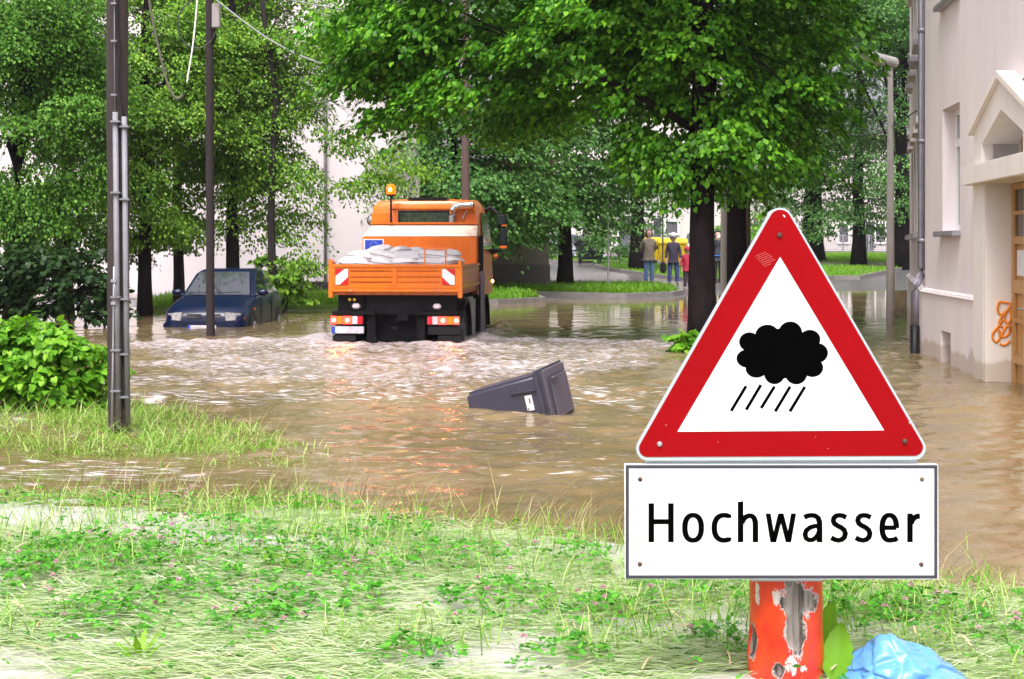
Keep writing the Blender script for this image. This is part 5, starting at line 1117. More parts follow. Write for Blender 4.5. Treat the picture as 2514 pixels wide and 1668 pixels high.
    for sd in (-1, 1):
        lx = .105 + stance; k = MB(); k.box(tuple(v(sd * lx - .045 + sd * .01, -.19, 0)), tuple(v(sd * lx + .045 + sd * .01, .08, .085)), .03 * s, 3, taper=(.8, .85)); k.build("shoe", shoe, p, smooth=True)
    # face
    k = MB(); k.hexa([v(-.014, -.115, 1.585), v(.014, -.115, 1.585), v(.014, -.09, 1.585), v(-.014, -.09, 1.585), v(-.006, -.1, 1.64), v(.006, -.1, 1.64), v(.006, -.08, 1.64), v(-.006, -.08, 1.64)], .003); k.build("nose", M_skin, body)
    for sd in (-1, 1):
        k = MB(); k.lathe([(.003, -.008), (.012, 0), (.003, .008)], 8, M=Matrix.Translation(v(sd * .032, -.096, 1.645)) @ Matrix.Scale(s, 4)); k.build("eye", M_black, body)
        k = MB(); k.lathe([(.006, -.03), (.016, 0), (.006, .03)], 8, M=Matrix.Translation(v(sd * .088, -.005, 1.63)) @ Matrix.Scale(s, 4)); k.build("ear", M_skin, body)
    k = MB(); k.box(v(-.025, -.097, 1.553), v(.025, -.08, 1.562)); k.build("mouth", mat("lips", (.28, .1, .09), .5), body)
    hm_ = hatm
    if headgear == 'hood':
        k = bmesh.new(); bmesh.ops.create_uvsphere(k, u_segments=16, v_segments=12, radius=1)
        for q in k.verts: q.co = Vector((q.co.x * .135, q.co.y * .15 + .02, q.co.z * .175 + 1.63)) * s
        bmesh.ops.delete(k, geom=[q for q in k.verts if q.co.y < -.075 * s and q.co.z < 1.72 * s], context='VERTS'); b_ = MB(); b_.add(k); b_.build("hood", hm_, p, smooth=True)
    else:
        k = bmesh.new(); bmesh.ops.create_uvsphere(k, u_segments=16, v_segments=12, radius=1)
        for q in k.verts: q.co = Vector((q.co.x * .128, q.co.y * .135, max(q.co.z, -.1) * .12 + 1.70)) * s
        b_ = MB(); b_.add(k); b_.hexa([v(-.08, -.19, 1.672), v(.08, -.19, 1.672), v(.09, -.07, 1.685), v(-.09, -.07, 1.685), v(-.07, -.19, 1.68), v(.07, -.19, 1.68), v(.08, -.07, 1.70), v(-.08, -.07, 1.70)], .004)
        b_.build("cap", hm_, p, smooth=True)
        k = bmesh.new(); bmesh.ops.create_uvsphere(k, u_segments=12, v_segments=8, radius=1)
        for q in k.verts: q.co = Vector((q.co.x * .118, q.co.y * .1 + .04, q.co.z * .11 + 1.63)) * s
        b_ = MB(); b_.add(k); b_.build("hair", mat("brown_hair", (.05, .03, .02), .7), p, smooth=True)
    return p
behind = lambda sd: ((sd * .165, 0, 1.41), (sd * .24, .10, 1.14), (sd * .13, .2, .95), (-sd * .7, .2, -.6))
down = lambda sd: ((sd * .165, 0, 1.41), (sd * .23, .03, 1.14), (sd * .25, -.06, .9), (0, -.1, -1))
raised = lambda sd: ((sd * .165, 0, 1.41), (sd * .25, -.14, 1.2), (sd * .08, -.24, 1.5), (-sd * .3, -.2, .9))
def gnd(px, d, z=.0): x = XP(px, d); return (x, d, max(tz1(x, d), 0) + z)
person("man in olive hooded jacket and blue jeans standing with hands behind his back", gnd(1593, 47), R(12), 1.78, mat("olive_jacket", (.19, .16, .12), .8, var=.1, scale=8), mat("blue_jeans", (.10, .18, .36), .8, var=.35, scale=5), behind, 'hood', M_black, 0, MATS["olive_jacket"])
M_navy = mat("dark_purple_jacket", (.035, .025, .055), .7, var=.2); M_jean2 = mat("dark_jeans", (.05, .07, .22), .8, var=.2)
woman = person("woman in dark jacket and white cap holding a black bag", gnd(1653, 47), R(-4), 1.66, M_navy, M_jean2, down, 'cap', M_black, .03, mat("white_cap", (.6, .58, .6), .6))
k = MB(); k.box((-.25, -.2, -.3), (.05, .2, .12), .07, 3, taper=(.6, .7))
bg_ = k.build("handbag", M_black, None, smooth=True, loc=tuple(Vector(gnd(1653, 47)) + Vector((-.26, -.07, .66)))); bg_.scale = (.8, .5, .95); tag(bg_, "black bag hanging from the hand of the woman in the white cap", "bag")
person("child in red jacket with red and white cap beside the big lime trunk", gnd(1687, 44.2), R(8), 1.28, mat("red_jacket", (.42, .02, .05), .7, var=.2), mat("plum_trousers", (.06, .035, .06), .8), down, 'cap', mat("pale_shoe", (.5, .45, .45), .6), -.01, mat("red_cap", (.6, .03, .08), .6))
ph = person("person in black holding a phone up, half hidden by the concrete pole", gnd(1762, 49), R(5), 1.78, mat("charcoal_jacket", (.03, .03, .045), .7), mat("black_trousers", (.015, .013, .02), .8), raised, 'hood', M_black, 0, mat("charcoal_jacket", (0, 0, 0)))
q = gnd(1762, 49); k = MB(); k.box((-.2, -.19, .935), (.2, .17, .965), .01); k.build("belt", mat("bright_blue_belt", (.02, .25, .7), .5), ph)
k = MB(); k.box((-.045, -.3, 1.56), (.045, -.285, 1.68), .004); pho = k.build("smartphone", M_white, None, loc=q); tag(pho, "pale phone held up by the person behind the concrete pole", "phone")

# ------------------------------------------------------------------ the flood warning sign on its post
dS = 4.46
sg = thing("warning_sign", "red and white triangular flood warning sign with text board on a peeling red post", "road sign", (XP(1927, dS), dS + .14, -.15))
so = sg.location.copy(); SC = dS / F
def sp_(px, py, off=0): return Vector((XP(px, dS), dS - off, ZP(py, dS))) - so
def z7(x, y, off=0): return sp_(1500 + x * .40816, 500 + y * .40816, off)
def round_poly(pts, rad, n=10):
    out = []; N = len(pts)
    for i in range(N):
        p, a_, b_ = Vector(pts[i]), Vector(pts[i - 1]), Vector(pts[(i + 1) % N]); u1 = (a_ - p).normalized(); u2 = (b_ - p).normalized(); ang = u1.angle(u2); r_ = rad[i] if isinstance(rad, (list, tuple)) else rad
        t = r_ / math.tan(ang / 2); c = p + (u1 + u2).normalized() * (r_ / math.sin(ang / 2)); s0 = p + u1 * t; a0 = math.atan2(s0.y - c.y, s0.x - c.x); e0 = p + u2 * t; a1 = math.atan2(e0.y - c.y, e0.x - c.x); d_ = (a1 - a0 + PI) % (2 * PI) - PI
        out += [(c.x + r_ * math.cos(a0 + d_ * k / n), c.y + r_ * math.sin(a0 + d_ * k / n)) for k in range(n + 1)]
    return out
M_rim = mat("reflective_white_rim", (.40, .455, .48), .5, var=.05, scale=3)
M_sred = mat("sign_red", (.265, .002, .0045), .5, var=.07, scale=4, spec=.06)
M_swhite = mat("sign_white", (.80, .81, .82), .45, var=.03, scale=3)
M_sblack = mat("sign_black", (.0015, .0015, .0015), .9, var=.2, spec=0)
def plate(poly7, off, th, name, m, parent, f=z7, bev=0):
    b = MB(); b.prism([f(x, y, off) for x, y in poly7], (0, th, 0), bev=bev); return b.build(name, m, parent)
outer = round_poly([(1013, -52), (98, 1548), (1942, 1542)], [78, 72, 72])
rim = plate(outer, .012, .024, "sign_plate", M_rim, sg, bev=.002)
b = MB(); a0, a1 = sp_(1585, 1128, .0), sp_(2252, 1142, 0); b.box((a0.x, a0.y + .004, a1.z), (a1.x, a0.y + .028, a0.z + .01), .002); b.build("mounting_rail", M_rim, sg)
red = plate(round_poly([(1013, -28), (128, 1522), (1908, 1514)], [66, 52, 52]), .0135, .001, "red_border", M_sred, rim)
wht = plate([(1012, 322), (397, 1369), (1635, 1361)], .015, .001, "white_field", M_swhite, rim)
lobes = [(935, 790, 72, 63), (1073, 780, 72, 72), (1190, 815, 63, 57), (1235, 897, 64, 59), (1205, 985, 65, 56), (1108, 1020, 66, 65), (978, 1018, 63, 66), (870, 990, 65, 55), (815, 930, 65, 54), (828, 830, 62, 57), (1020, 900, 205, 150)]
b = MB()
for i, (x, y, rx, ry) in enumerate(lobes): b.prism([z7(x + rx * math.cos(2 * PI * k / 36), y + ry * math.sin(2 * PI * k / 36), .0158 + .00006 * i) for k in range(36)], (0, .0006, 0))
b.build("cloud_symbol", M_sblack, rim)
b = MB()
for x0, y0, x1, y1 in ((808, 1095, 718, 1245), (897, 1088, 808, 1238), (978, 1098, 898, 1228), (1072, 1098, 982, 1248), (1160, 1100, 1070, 1248)):
    dx, dy = x1 - x0, y1 - y0; l = math.hypot(dx, dy); nx, ny = -dy / l * 9.5, dx / l * 9.5
    b.prism([z7(x0 + nx, y0 + ny, .0158), z7(x1 + nx, y1 + ny, .0158), z7(x1 - nx, y1 - ny, .0158), z7(x0 - nx, y0 - ny, .0158)], (0, .0006, 0))
b.build("rain_symbol", M_sblack, rim)
M_rust = mat("rusty_bolt", (.09, .045, .03), .6, var=.5, scale=90, metal=.4); M_zinc = mat("zinc_bolt", (.4, .42, .42), .4, metal=.6)
def bolt(p, r, m, parent):
    b = MB(); Mx = Matrix.Translation(p) @ Matrix.Rotation(R(90), 4, 'X'); b.lathe([(r, -.001), (r, .002), (r * .8, .005), (r * .35, .0065)], 16, M=Mx); b.build("bolt", m, parent, smooth=True)
for x, y, mm in ((1009, 190, M_rust), (290, 1443, M_zinc), (1759, 1427, M_rust)): bolt(z7(x, y, .0148), .0085, mm, rim)
# scratches on the red border
b = MB(); random.seed(5)
for i in range(7):
    x0, y0 = 862 + i * 9, 318 + i * 10; L_ = random.uniform(40, 80); b.prism([z7(x0, y0, .0148), z7(x0 + L_, y0 - L_ * .42, .0148), z7(x0 + L_, y0 - L_ * .42 + 1.6, .0148), z7(x0, y0 + 1.4, .0148)], (0, .0008, 0))
b.build("scratch", mat("scratched_red", (.72, .2, .2), .6), red)
b = MB()
for x, y, r_ in ((1038, 78, 6), (1032, 72, 4), (1788, 1315, 4), (328, 1330, 3), (1490, 1140, 2.5), (640, 1430, 2), (1225, 1400, 2.2), (1300, 1470, 2)): b.prism([z7(x + r_ * math.cos(k) * random.uniform(.6, 1.2), y + r_ * math.sin(k) * random.uniform(.6, 1.2), .0147) for k in (0, 1, 2, 3, 4, 5)], (0, .0006, 0))
b.build("paint_chip", M_white, red)
# text board
def z8(x, y, off=0): return sp_(1500 + x * .42893, 1100 + y * .42893, off)
bd = plate(round_poly([(77, 91), (79, 746), (1868, 748), (1866, 91)], 4, 3), .012, .024, "text_board", M_swhite, sg, z8, .0015)
b = MB(); gx0, gx1, gy0, gy1, t_ = 82, 1862, 95, 743, 19
for q in ((gx0, gy0, gx1, gy0 + t_), (gx0, gy1 - t_, gx1, gy1), (gx0, gy0 + t_, gx0 + t_, gy1 - t_), (gx1 - t_, gy0 + t_, gx1, gy1 - t_)):
    b.prism([z8(q[0], q[1], .013), z8(q[2], q[1], .013), z8(q[2], q[3], .013), z8(q[0], q[3], .013)], (0, .0008, 0))
b.build("board_border", mat("border_grey", (.05, .05, .065), .5, var=.1, spec=.2), bd)
for x, y, mm in ((165, 176, M_rust), (1773, 176, mat("brass_bolt", (.16, .12, .07), .5, metal=.5)), (163, 660, M_rust), (1769, 662, M_rust)): bolt(z8(x, y, .0122), .0072, mm, bd)
# lettering drawn as strokes
b = MB(); _zo = [0]
def stroke(pts, wd=32, wn=None):
    """ribbon along a path; wn = width of horizontal runs"""
    P = [Vector(p) for p in pts]; n = len(P); Lft, Rgt = [], []
    for i in range(n):
        t = (P[min(i + 1, n - 1)] - P[max(i - 1, 0)]).normalized(); nv = Vector((-t.y, t.x)); ww = wd if wn is None else wd * abs(t.y) ** 1.0 + wn * (1 - abs(t.y) ** 1.0)
        Lft.append(P[i] + nv * ww / 2); Rgt.append(P[i] - nv * ww / 2)
    off = .0130 + .00004 * (_zo[0] % 12); _zo[0] += 1
    for i in range(n - 1): b.prism([z8(q.x, q.y, off) for q in (Lft[i], Lft[i + 1], Rgt[i + 1], Rgt[i])], (0, .0007, 0))
def arc(cx, cy, rx, ry, a0, a1, n=26, ex=2.3):
    o = []
    for i in range(n + 1):
        a = R(a0 + (a1 - a0) * i / n); c, s_ = math.cos(a), math.sin(a)
        o.append((cx + rx * math.copysign(abs(c) ** (2 / ex), c), cy - ry * math.copysign(abs(s_) ** (2 / ex), s_)))
    return o
V_, Hn = 32, 27; BL, XH = 535, 371
stroke([(228.5, 313), (228.5, BL)], V_); stroke([(340.5, 313), (340.5, BL)], V_); stroke([(240, 418), (330, 418)], 29); b.build("letter", M_sblack, bd); b = MB()
stroke(arc(467, 452.5, 47, 71.5, 0, 360, 44), V_, Hn); b.build("letter", M_sblack, bd); b = MB()
stroke([(672, 391)] + arc(644, 452.5, 56, 71.5, 62, 298, 32) + [(672, 514)], V_, Hn); b.build("letter", M_sblack, bd); b = MB()
stroke([(738, 304), (738, BL)], V_); b.prism([z8(722, 308, .0136), z8(754, 299, .0136), z8(754, 312, .0136), z8(722, 312, .0136)], (0, .0007, 0))
stroke([(745, 425), (752, 408), (766, 392), (785, 383.5), (802, 385), (815, 397), (822, 418), (823, 445), (823, BL)], V_, Hn); b.build("letter", M_sblack, bd); b = MB()
for xa, xb, ya, yb in ((881, 905, XH, BL), (912, 952, BL, XH), (954, 996, XH, BL), (997, 1022, BL, XH)):
    x2 = {881: 908, 912: 953, 954: 996, 997: 1026}[xa]
    b.prism([z8(xa, ya, .0136), z8(xa + 29, ya, .0136), z8(x2 + 29, yb, .0136), z8(x2, yb, .0136)], (0, .0007, 0))
b.build("letter", M_sblack, bd); b = MB()
stroke([(1102, 394), (1118, 385), (1140, 381), (1164, 384), (1181, 397), (1188, 418), (1189, 440), (1189, BL)], V_, Hn)
stroke([(1189, 443), (1160, 443), (1132, 452), (1113, 469), (1106, 490), (1112, 512), (1128, 523), (1146, 522), (1166, 511), (1181, 492), (1186, 476)], V_ - 2, Hn - 2); b.build("letter", M_sblack, bd); b = MB()
for dx in (0, 140):
    stroke([(1341 + dx, 394), (1322 + dx, 384), (1302 + dx, 381), (1282 + dx, 385), (1270 + dx, 397), (1267 + dx, 413), (1273 + dx, 428), (1290 + dx, 440), (1312 + dx, 451), (1330 + dx, 466), (1336 + dx, 485), (1331 + dx, 506), (1317 + dx, 519), (1298 + dx, 524.5), (1276 + dx, 520), (1255 + dx, 509)], V_ - 1, Hn); b.build("letter", M_sblack, bd); b = MB()
stroke([(1545, 452), (1627, 452)], 26)
stroke([(1627, 455)] + arc(1587, 452.5, 40.5, 71.5, 5, 180, 24) + arc(1589, 452.5, 42.5, 71.5, 182, 285, 18)[1:] + [(1618, 521), (1634, 511)], V_, Hn); b.build("letter", M_sblack, bd); b = MB()
stroke([(1705, XH), (1705, BL)], V_); stroke([(1712, 428), (1718, 410), (1731, 394), (1747, 387), (1762, 386)], V_, 31)
b.build("letter", M_sblack, bd)
# peeling post
def post_mat():
    m = bpy.data.materials.new("peeling_red_paint"); m.use_nodes = True; t = m.node_tree; L = t.links.new; bs = t.nodes["Principled BSDF"]; N = t.nodes.new
    tc = N("ShaderNodeTexCoord"); at = N("ShaderNodeAttribute"); at.attribute_name = "peel"
    n1 = N("ShaderNodeTexNoise"); n1.inputs['Scale'].default_value = 48; n1.inputs['Detail'].default_value = 10; n1.inputs['Roughness'].default_value = .72
    mp = N("ShaderNodeMapping"); mp.inputs['Scale'].default_value = (1, 1, .55); L(tc.outputs['Object'], mp.inputs[0]); L(mp.outputs[0], n1.inputs['Vector'])
    s1 = N("ShaderNodeMath"); s1.operation = 'MULTIPLY_ADD'; L(n1.outputs[0], s1.inputs[0]); s1.inputs[1].default_value = 1.15; L(at.outputs['Fac'], s1.inputs[2])
    gt = N("ShaderNodeMath"); gt.operation = 'GREATER_THAN'; L(s1.outputs[0], gt.inputs[0]); gt.inputs[1].default_value = 1.12
    gp = N("ShaderNodeMath"); gp.operation = 'GREATER_THAN'; L(s1.outputs[0], gp.inputs[0]); gp.inputs[1].default_value = 1.06
    wv = N("ShaderNodeTexNoise"); wv.inputs['Scale'].default_value = 60; wv.inputs['Detail'].default_value = 5; mp2 = N("ShaderNodeMapping"); mp2.inputs['Scale'].default_value = (1, 1, .06); L(tc.outputs['Object'], mp2.inputs[0]); L(mp2.outputs[0], wv.inputs['Vector'])
    wr = N("ShaderNodeValToRGB"); wr.color_ramp.elements[0].position = .38; wr.color_ramp.elements[1].position = .62; wr.color_ramp.elements[0].color = (.035, .026, .02, 1); wr.color_ramp.elements[1].color = (.27, .235, .21, 1); L(wv.outputs[0], wr.inputs[0])
    nr = N("ShaderNodeTexNoise"); nr.inputs['Scale'].default_value = 9; nr.inputs['Detail'].default_value = 4; L(tc.outputs['Object'], nr.inputs['Vector'])
    rr = N("ShaderNodeValToRGB"); rr.color_ramp.elements[0].position = .35; rr.color_ramp.elements[1].position = .7; rr.color_ramp.elements[0].color = (.66, .018, .008, 1); rr.color_ramp.elements[1].color = (.78, .07, .015, 1); L(nr.outputs[0], rr.inputs[0])
    wn = N("ShaderNodeAttribute"); wn.attribute_name = "chip"
    s2 = N("ShaderNodeMath"); s2.operation = 'MULTIPLY_ADD'; L(n1.outputs[0], s2.inputs[0]); s2.inputs[1].default_value = 1.2; L(wn.outputs['Fac'], s2.inputs[2])
    gw = N("ShaderNodeMath"); gw.operation = 'GREATER_THAN'; L(s2.outputs[0], gw.inputs[0]); gw.inputs[1].default_value = 1.09
    mxw = N("ShaderNodeMath"); mxw.operation = 'MAXIMUM'; L(gw.outputs[0], mxw.inputs[0]); L(gp.outputs[0], mxw.inputs[1])
    m1 = N("ShaderNodeMix"); m1.data_type = 'RGBA'; L(mxw.outputs[0], m1.inputs[0]); L(rr.outputs[0], m1.inputs[6]); m1.inputs[7].default_value = (.62, .55, .53, 1)
    m2 = N("ShaderNodeMix"); m2.data_type = 'RGBA'; L(gt.outputs[0], m2.inputs[0]); L(m1.outputs[2], m2.inputs[6]); L(wr.outputs[0], m2.inputs[7]); L(m2.outputs[2], bs.inputs['Base Color'])
    ro = N("ShaderNodeMath"); ro.operation = 'MULTIPLY_ADD'; L(gt.outputs[0], ro.inputs[0]); ro.inputs[1].default_value = .5; ro.inputs[2].default_value = .28; L(ro.outputs[0], bs.inputs['Roughness'])
    hh = N("ShaderNodeMath"); hh.operation = 'MULTIPLY_ADD'; L(wv.outputs[0], hh.inputs[0]); L(gt.outputs[0], hh.inputs[1]); iv = N("ShaderNodeMath"); iv.operation = 'SUBTRACT'; iv.inputs[0].default_value = 1.2; L(gp.outputs[0], iv.inputs[1]); L(iv.outputs[0], hh.inputs[2])
    h3 = N("ShaderNodeMath"); h3.operation = 'MULTIPLY_ADD'; L(n1.outputs[0], h3.inputs[0]); h3.inputs[1].default_value = .25; L(hh.outputs[0], h3.inputs[2])
    bp = N("ShaderNodeBump"); bp.inputs['Strength'].default_value = .9; bp.inputs['Distance'].default_value = .006; L(h3.outputs[0], bp.inputs['Height']); L(bp.outputs[0], bs.inputs['Normal'])
    return m
rp = .117; yc = .04 + rp; xc = XP(1930, dS + .15) - so.x
nu, nv_ = 160, 260; zt_ = 1.5; vs = []; peel = []; chip = []
for j in range(nv_ + 1):
    z = -.3 + zt_ * j / nv_ + .15 - .15
    for i in range(nu):
        a = 2 * PI * i / nu; px_ = 1927 + math.sin(a) * 92; py_ = YH + (H - (z + so.z)) / dS * F
        r_ = rp * (1 + .02 * mnoise.noise(Vector((math.cos(a) * 1.5, math.sin(a) * 1.5, z * 2.2))) + .03 * sstep(1560, 1680, py_) * (1 if a > PI else 0) + .03 * math.exp(-((py_ - 1640) / 40) ** 2))
        front = math.cos(a) > 0
        if not front: pe = .0; ch = -.1
        else:
            e = lambda cx, cy, rx, ry: 1 - math.hypot((px_ - cx) / rx, (py_ - cy) / ry)
            pe = max(e(1937, 1485, 54, 74), e(1934, 1555, 38, 92), e(1966, 1487, 40, 42), e(1918, 1435, 14, 34), e(1893, 1658, 20, 28), e(1836, 1605, 16, 60), 0) * .9
            ch = max(e(1928, 1630, 34, 66), e(1888, 1478, 22, 44), e(1848, 1480, 9, 54), e(1930, 1450, 40, 18), e(1950, 1655, 22, 26), 0) * .5
        dent = .012 * max(0, min(1, (pe - .25) * 4))
        vs.append((xc + (r_ - dent) * math.sin(a), yc - (r_ - dent) * math.cos(a), z)); peel.append(.25 + pe if pe > 0 else .0); chip.append(.18 + ch if ch > 0 else .05)
fs = [(j * nu + i, j * nu + (i + 1) % nu, (j + 1) * nu + (i + 1) % nu, (j + 1) * nu + i) for j in range(nv_) for i in range(nu)] + [tuple(range(nu))[::-1], tuple(nv_ * nu + i for i in range(nu))]
me = bpy.data.meshes.new("post"); me.from_pydata([(x, y - .14 + .0, z) for x, y, z in vs], [], fs); me.update()
for nm, dat in (("peel", peel), ("chip", chip)): at = me.attributes.new(nm, 'FLOAT', 'POINT'); at.data.foreach_set('value', np.array(dat, np.float32))
me.polygons.foreach_set('use_smooth', [True] * len(me.polygons)); me.materials.append(post_mat())
po = bpy.data.objects.new("post", me); COL.objects.link(po); po.parent = sg
b = MB(); a0, a1 = z8(800, 752, 0), z8(1213, 765, 0); b.box((a0.x, a0.y + .002, a1.z), (a1.x, a0.y + .034, a0.z + .02), .002); b.build("mounting_rail", M_rim, sg)

# ------------------------------------------------------------------ crumpled blue bag
def bag():
    g_ = np.random.default_rng(14); k = bmesh.new(); bmesh.ops.create_icosphere(k, subdivisions=6, radius=1)
    NR = unit(g_.normal(size=(34, 3))); CC = g_.uniform(.72, 1.05, 34); N2 = unit(g_.normal(size=(10, 3))); C2 = g_.uniform(-.5, .5, 10)
    for v in k.verts:
        d = np.array(v.co.normalized()); d2 = d + .06 * np.array([mnoise.noise(Vector(d * 2.2 + o_)) for o_ in (0, 5, 9)])
        r_ = 1 / max(.8, float(np.max(NR @ d2 / CC))); fold = np.abs(N2 @ d2 - C2).min(); r_ -= .13 * math.exp(-fold / .05); r_ = r_ * (1 + .12 * mnoise.noise(Vector(d * 1.6)))
        x, y, z = d[0] * .225 * r_, d[1] * .18 * r_, max(d[2], -.3) * .105 * r_
        z += .06 * math.exp(-((x + .08) / .075) ** 2 - (y / .12) ** 2) + .03 * math.exp(-((x - .04) / .035) ** 2 - (y / .09) ** 2) - .12 * max(0, x)
        v.co = (x, y, z)
    for _ in range(3): bmesh.ops.smooth_vert(k, verts=list(k.verts), factor=.5, use_axis_x=True, use_axis_y=True, use_axis_z=True)
    for f in k.faces: f.smooth = True
    b = MB(); b.add(k); return b
M_bagb = mat("sky_blue_plastic", (.10, .30, .66), .3, var=.1, scale=6, coat=.2)
_t = M_bagb.node_tree; _v = _t.nodes.new("ShaderNodeTexVoronoi"); _v.feature = 'F1'; _v.inputs['Scale'].default_value = 7; _tc = _t.nodes.new("ShaderNodeTexCoord"); _mp = _t.nodes.new("ShaderNodeMapping"); _mp.inputs['Scale'].default_value = (1, 1.6, 2.2)
_n = _t.nodes.new("ShaderNodeTexNoise"); _n.inputs['Scale'].default_value = 5; _mx = _t.nodes.new("ShaderNodeMix"); _mx.data_type = 'RGBA'; _mx.inputs[0].default_value = .3
_t.links.new(_tc.outputs['Object'], _mp.inputs[0]); _t.links.new(_mp.outputs[0], _n.inputs['Vector']); _t.links.new(_mp.outputs[0], _mx.inputs[6]); _t.links.new(_n.outputs['Color'], _mx.inputs[7]); _t.links.new(_mx.outputs[2], _v.inputs['Vector'])
_b = _t.nodes.new("ShaderNodeBump"); _b.inputs['Strength'].default_value = .35; _b.inputs['Distance'].default_value = .05; _t.links.new(_v.outputs['Distance'], _b.inputs['Height']); _t.links.new(_b.outputs[0], _t.nodes["Principled BSDF"].inputs['Normal'])
bo = bag().build("plastic_bag", M_bagb, smooth=False, loc=(XP(2238, 4.5), 4.5, .025)); bo.scale = (1.15, 1, .95); bo.data.polygons.foreach_set('use_smooth', [True] * len(bo.data.polygons)); bo.rotation_euler = (0, 0, .1); tag(bo, "crumpled sky blue plastic bag lying on the grass right of the red post", "plastic bag")

# ------------------------------------------------------------------ foreground meadow
N = 150000; y = 3.4 + (8.6 - 3.4) * RNG.random(N) ** 1.1; x = RNG.uniform(-.5, .5, N) * y * 1.15
ed = meadow_edge(x)
dens = sstep(-.15, .7, ed - y) ; pn = fbm(x * 1.2 + 5, y * 2.1 + 3, 4); keep = (RNG.random(N) < dens * (.07 + .93 * sstep(.45, .60, pn))) & ~((np.abs(x - .87) < .3) & (y < 4.62)) & ~((np.abs(x - 1.27) < .3) & (y < 4.4))
x, y = x[keep], y[keep]; n = len(x); z = np.maximum(tz(x, y), .0) + RNG.uniform(0, .022, n)
az = RNG.choice([0, PI], n, p=[.35, .65]) + RNG.normal(0, .42, n)
o = blades("flattened_grass", np.stack([x, y, z], 1), az, RNG.uniform(1.08, 1.5, n), RNG.uniform(.08, .26, n), RNG.uniform(.003, .0065, n), M_grassW, droop=.35); tag(o, "long pale green grass flattened by the silty flood in the foreground", "grass", kind="stuff")
N = 60000; y = 3.4 + (8.9 - 3.4) * RNG.random(N); x = RNG.uniform(-.5, .5, N) * y * 1.15; ed = meadow_edge(x); pn = fbm(x * .9 + 21, y * 1.6 + 8, 4)
edge = np.exp(-((ed - y - .35) / .45) ** 2); keep = RNG.random(N) < np.clip(.45 * edge + .48 * sstep(.48, .60, pn) * sstep(0, .5, ed - y), 0, 1)
x, y = x[keep], y[keep]; n = len(x)
o = blades("meadow_grass", np.stack([x, y, np.maximum(tz(x, y), -.01)], 1), RNG.uniform(0, 2 * PI, n), RNG.uniform(.1, .85, n), RNG.uniform(.06, .2, n), RNG.uniform(.003, .006, n), M_grass); tag(o, "tufts of fresh upright grass in the foreground meadow", "grass", kind="stuff")
# clover
def clump(cx, cy, rx, ry): 
    q = G(cx, cy); return q
def Gp(px, py, z=0.0): d = (H - z) * F / (py - YH); return (XP(px, d), d)
cl = [(150, 1400, 200, 70), (480, 1330, 230, 50), (60, 1440, 110, 50), (330, 1400, 130, 45), (950, 1340, 190, 55), (1120, 1390, 180, 40), (820, 1410, 60, 30), (1250, 1500, 150, 60), (1420, 1400, 120, 50), (1480, 1540, 130, 50), (900, 1500, 80, 40), (700, 1500, 90, 35), (1100, 1510, 60, 30), (1650, 1480, 110, 50), (1800, 1480, 80, 60), (2080, 1480, 80, 50), (2250, 1510, 120, 40), (2120, 1540, 90, 40), (640, 1560, 120, 50), (250, 1530, 120, 40), (1020, 1640, 140, 40), (1400, 1640, 120, 40), (450, 1480, 100, 30), (1750, 1600, 100, 40)]
X, Y, Z = [], [], []
for px, py, rx, ry in cl:
    x0, y0 = Gp(px, py); sx0 = rx / F * y0; x_, y1 = Gp(px, py - ry); sy0 = (y1 - y0); k = int(120 * rx * ry / 9000) + 10
    a = RNG.uniform(0, 2 * PI, k); rr = np.sqrt(RNG.random(k)) * RNG.uniform(.5, 1.5, k); X.append(x0 + sx0 * rr * np.cos(a)); Y.append(y0 + sy0 * rr * np.sin(a)); Z.append((1 - rr ** 2).clip(0) * .07)
k = 12000; yy = 3.5 + 4.3 * RNG.random(k) ** .9; q_ = RNG.uniform(-.5, .5, k) * yy * 1.1; kk = RNG.random(k) < .07 + .93 * sstep(.55, .64, fbm(q_ * .95 + 80, yy * 1.7, 4)); yy = yy[kk]; k = len(yy); XQ = q_[kk]; X.append(XQ); Y.append(yy); Z.append(RNG.uniform(0, .06, k))
X, Y, Z = map(np.concatenate, (X, Y, Z)); ok = Y < meadow_edge(X) - .05; X, Y, Z = X[ok], Y[ok], Z[ok]; n = len(X)
Z = np.maximum(tz(X, Y), 0) + Z * RNG.uniform(.6, 1.2, n) + .02; th0 = RNG.uniform(0, 2 * PI, n); tilt = RNG.normal(0, .5, (n, 3)); tilt[:, 2] = 1
P, Tt, Nn = [], [], []
for i in range(3):
    a = th0 + 2 * PI * i / 3; P.append(np.stack([X, Y, Z], 1)); Tt.append(np.stack([np.cos(a), np.sin(a), RNG.normal(.0, .3, n)], 1)); Nn.append(tilt)
sz = RNG.uniform(.013, .032, n)
o = leaves("clover", np.concatenate(P), np.concatenate(Tt), np.concatenate(Nn), np.tile(sz, 3), M_clover, TREF); tag(o, "dark green clover patches growing through the flattened grass", "clover", kind="stuff")
# clover flower heads, too many to count
fx = RNG.choice(n, 150, replace=False); fp = np.stack([X[fx], Y[fx], Z[fx] + RNG.uniform(.0, .04, 150)], 1); np_ = 26
dd = unit(RNG.normal(size=(150 * np_, 3))); dd[:, 2] = np.abs(dd[:, 2]) * .9 + .05; c = np.repeat(fp, np_, 0)
o = leaves("clover_flowers", c + dd * .004, dd, unit(RNG.normal(size=(150 * np_, 3))), RNG.uniform(.007, .012, 150 * np_), leafmat("clover_pink", (.55, .25, .34), (.68, .40, .48), (.75, .55, .6), .3, tmul=(1, 1, 1)), DIAM); tag(o, "pink clover flower heads scattered over the foreground meadow", "flowers", kind="stuff")
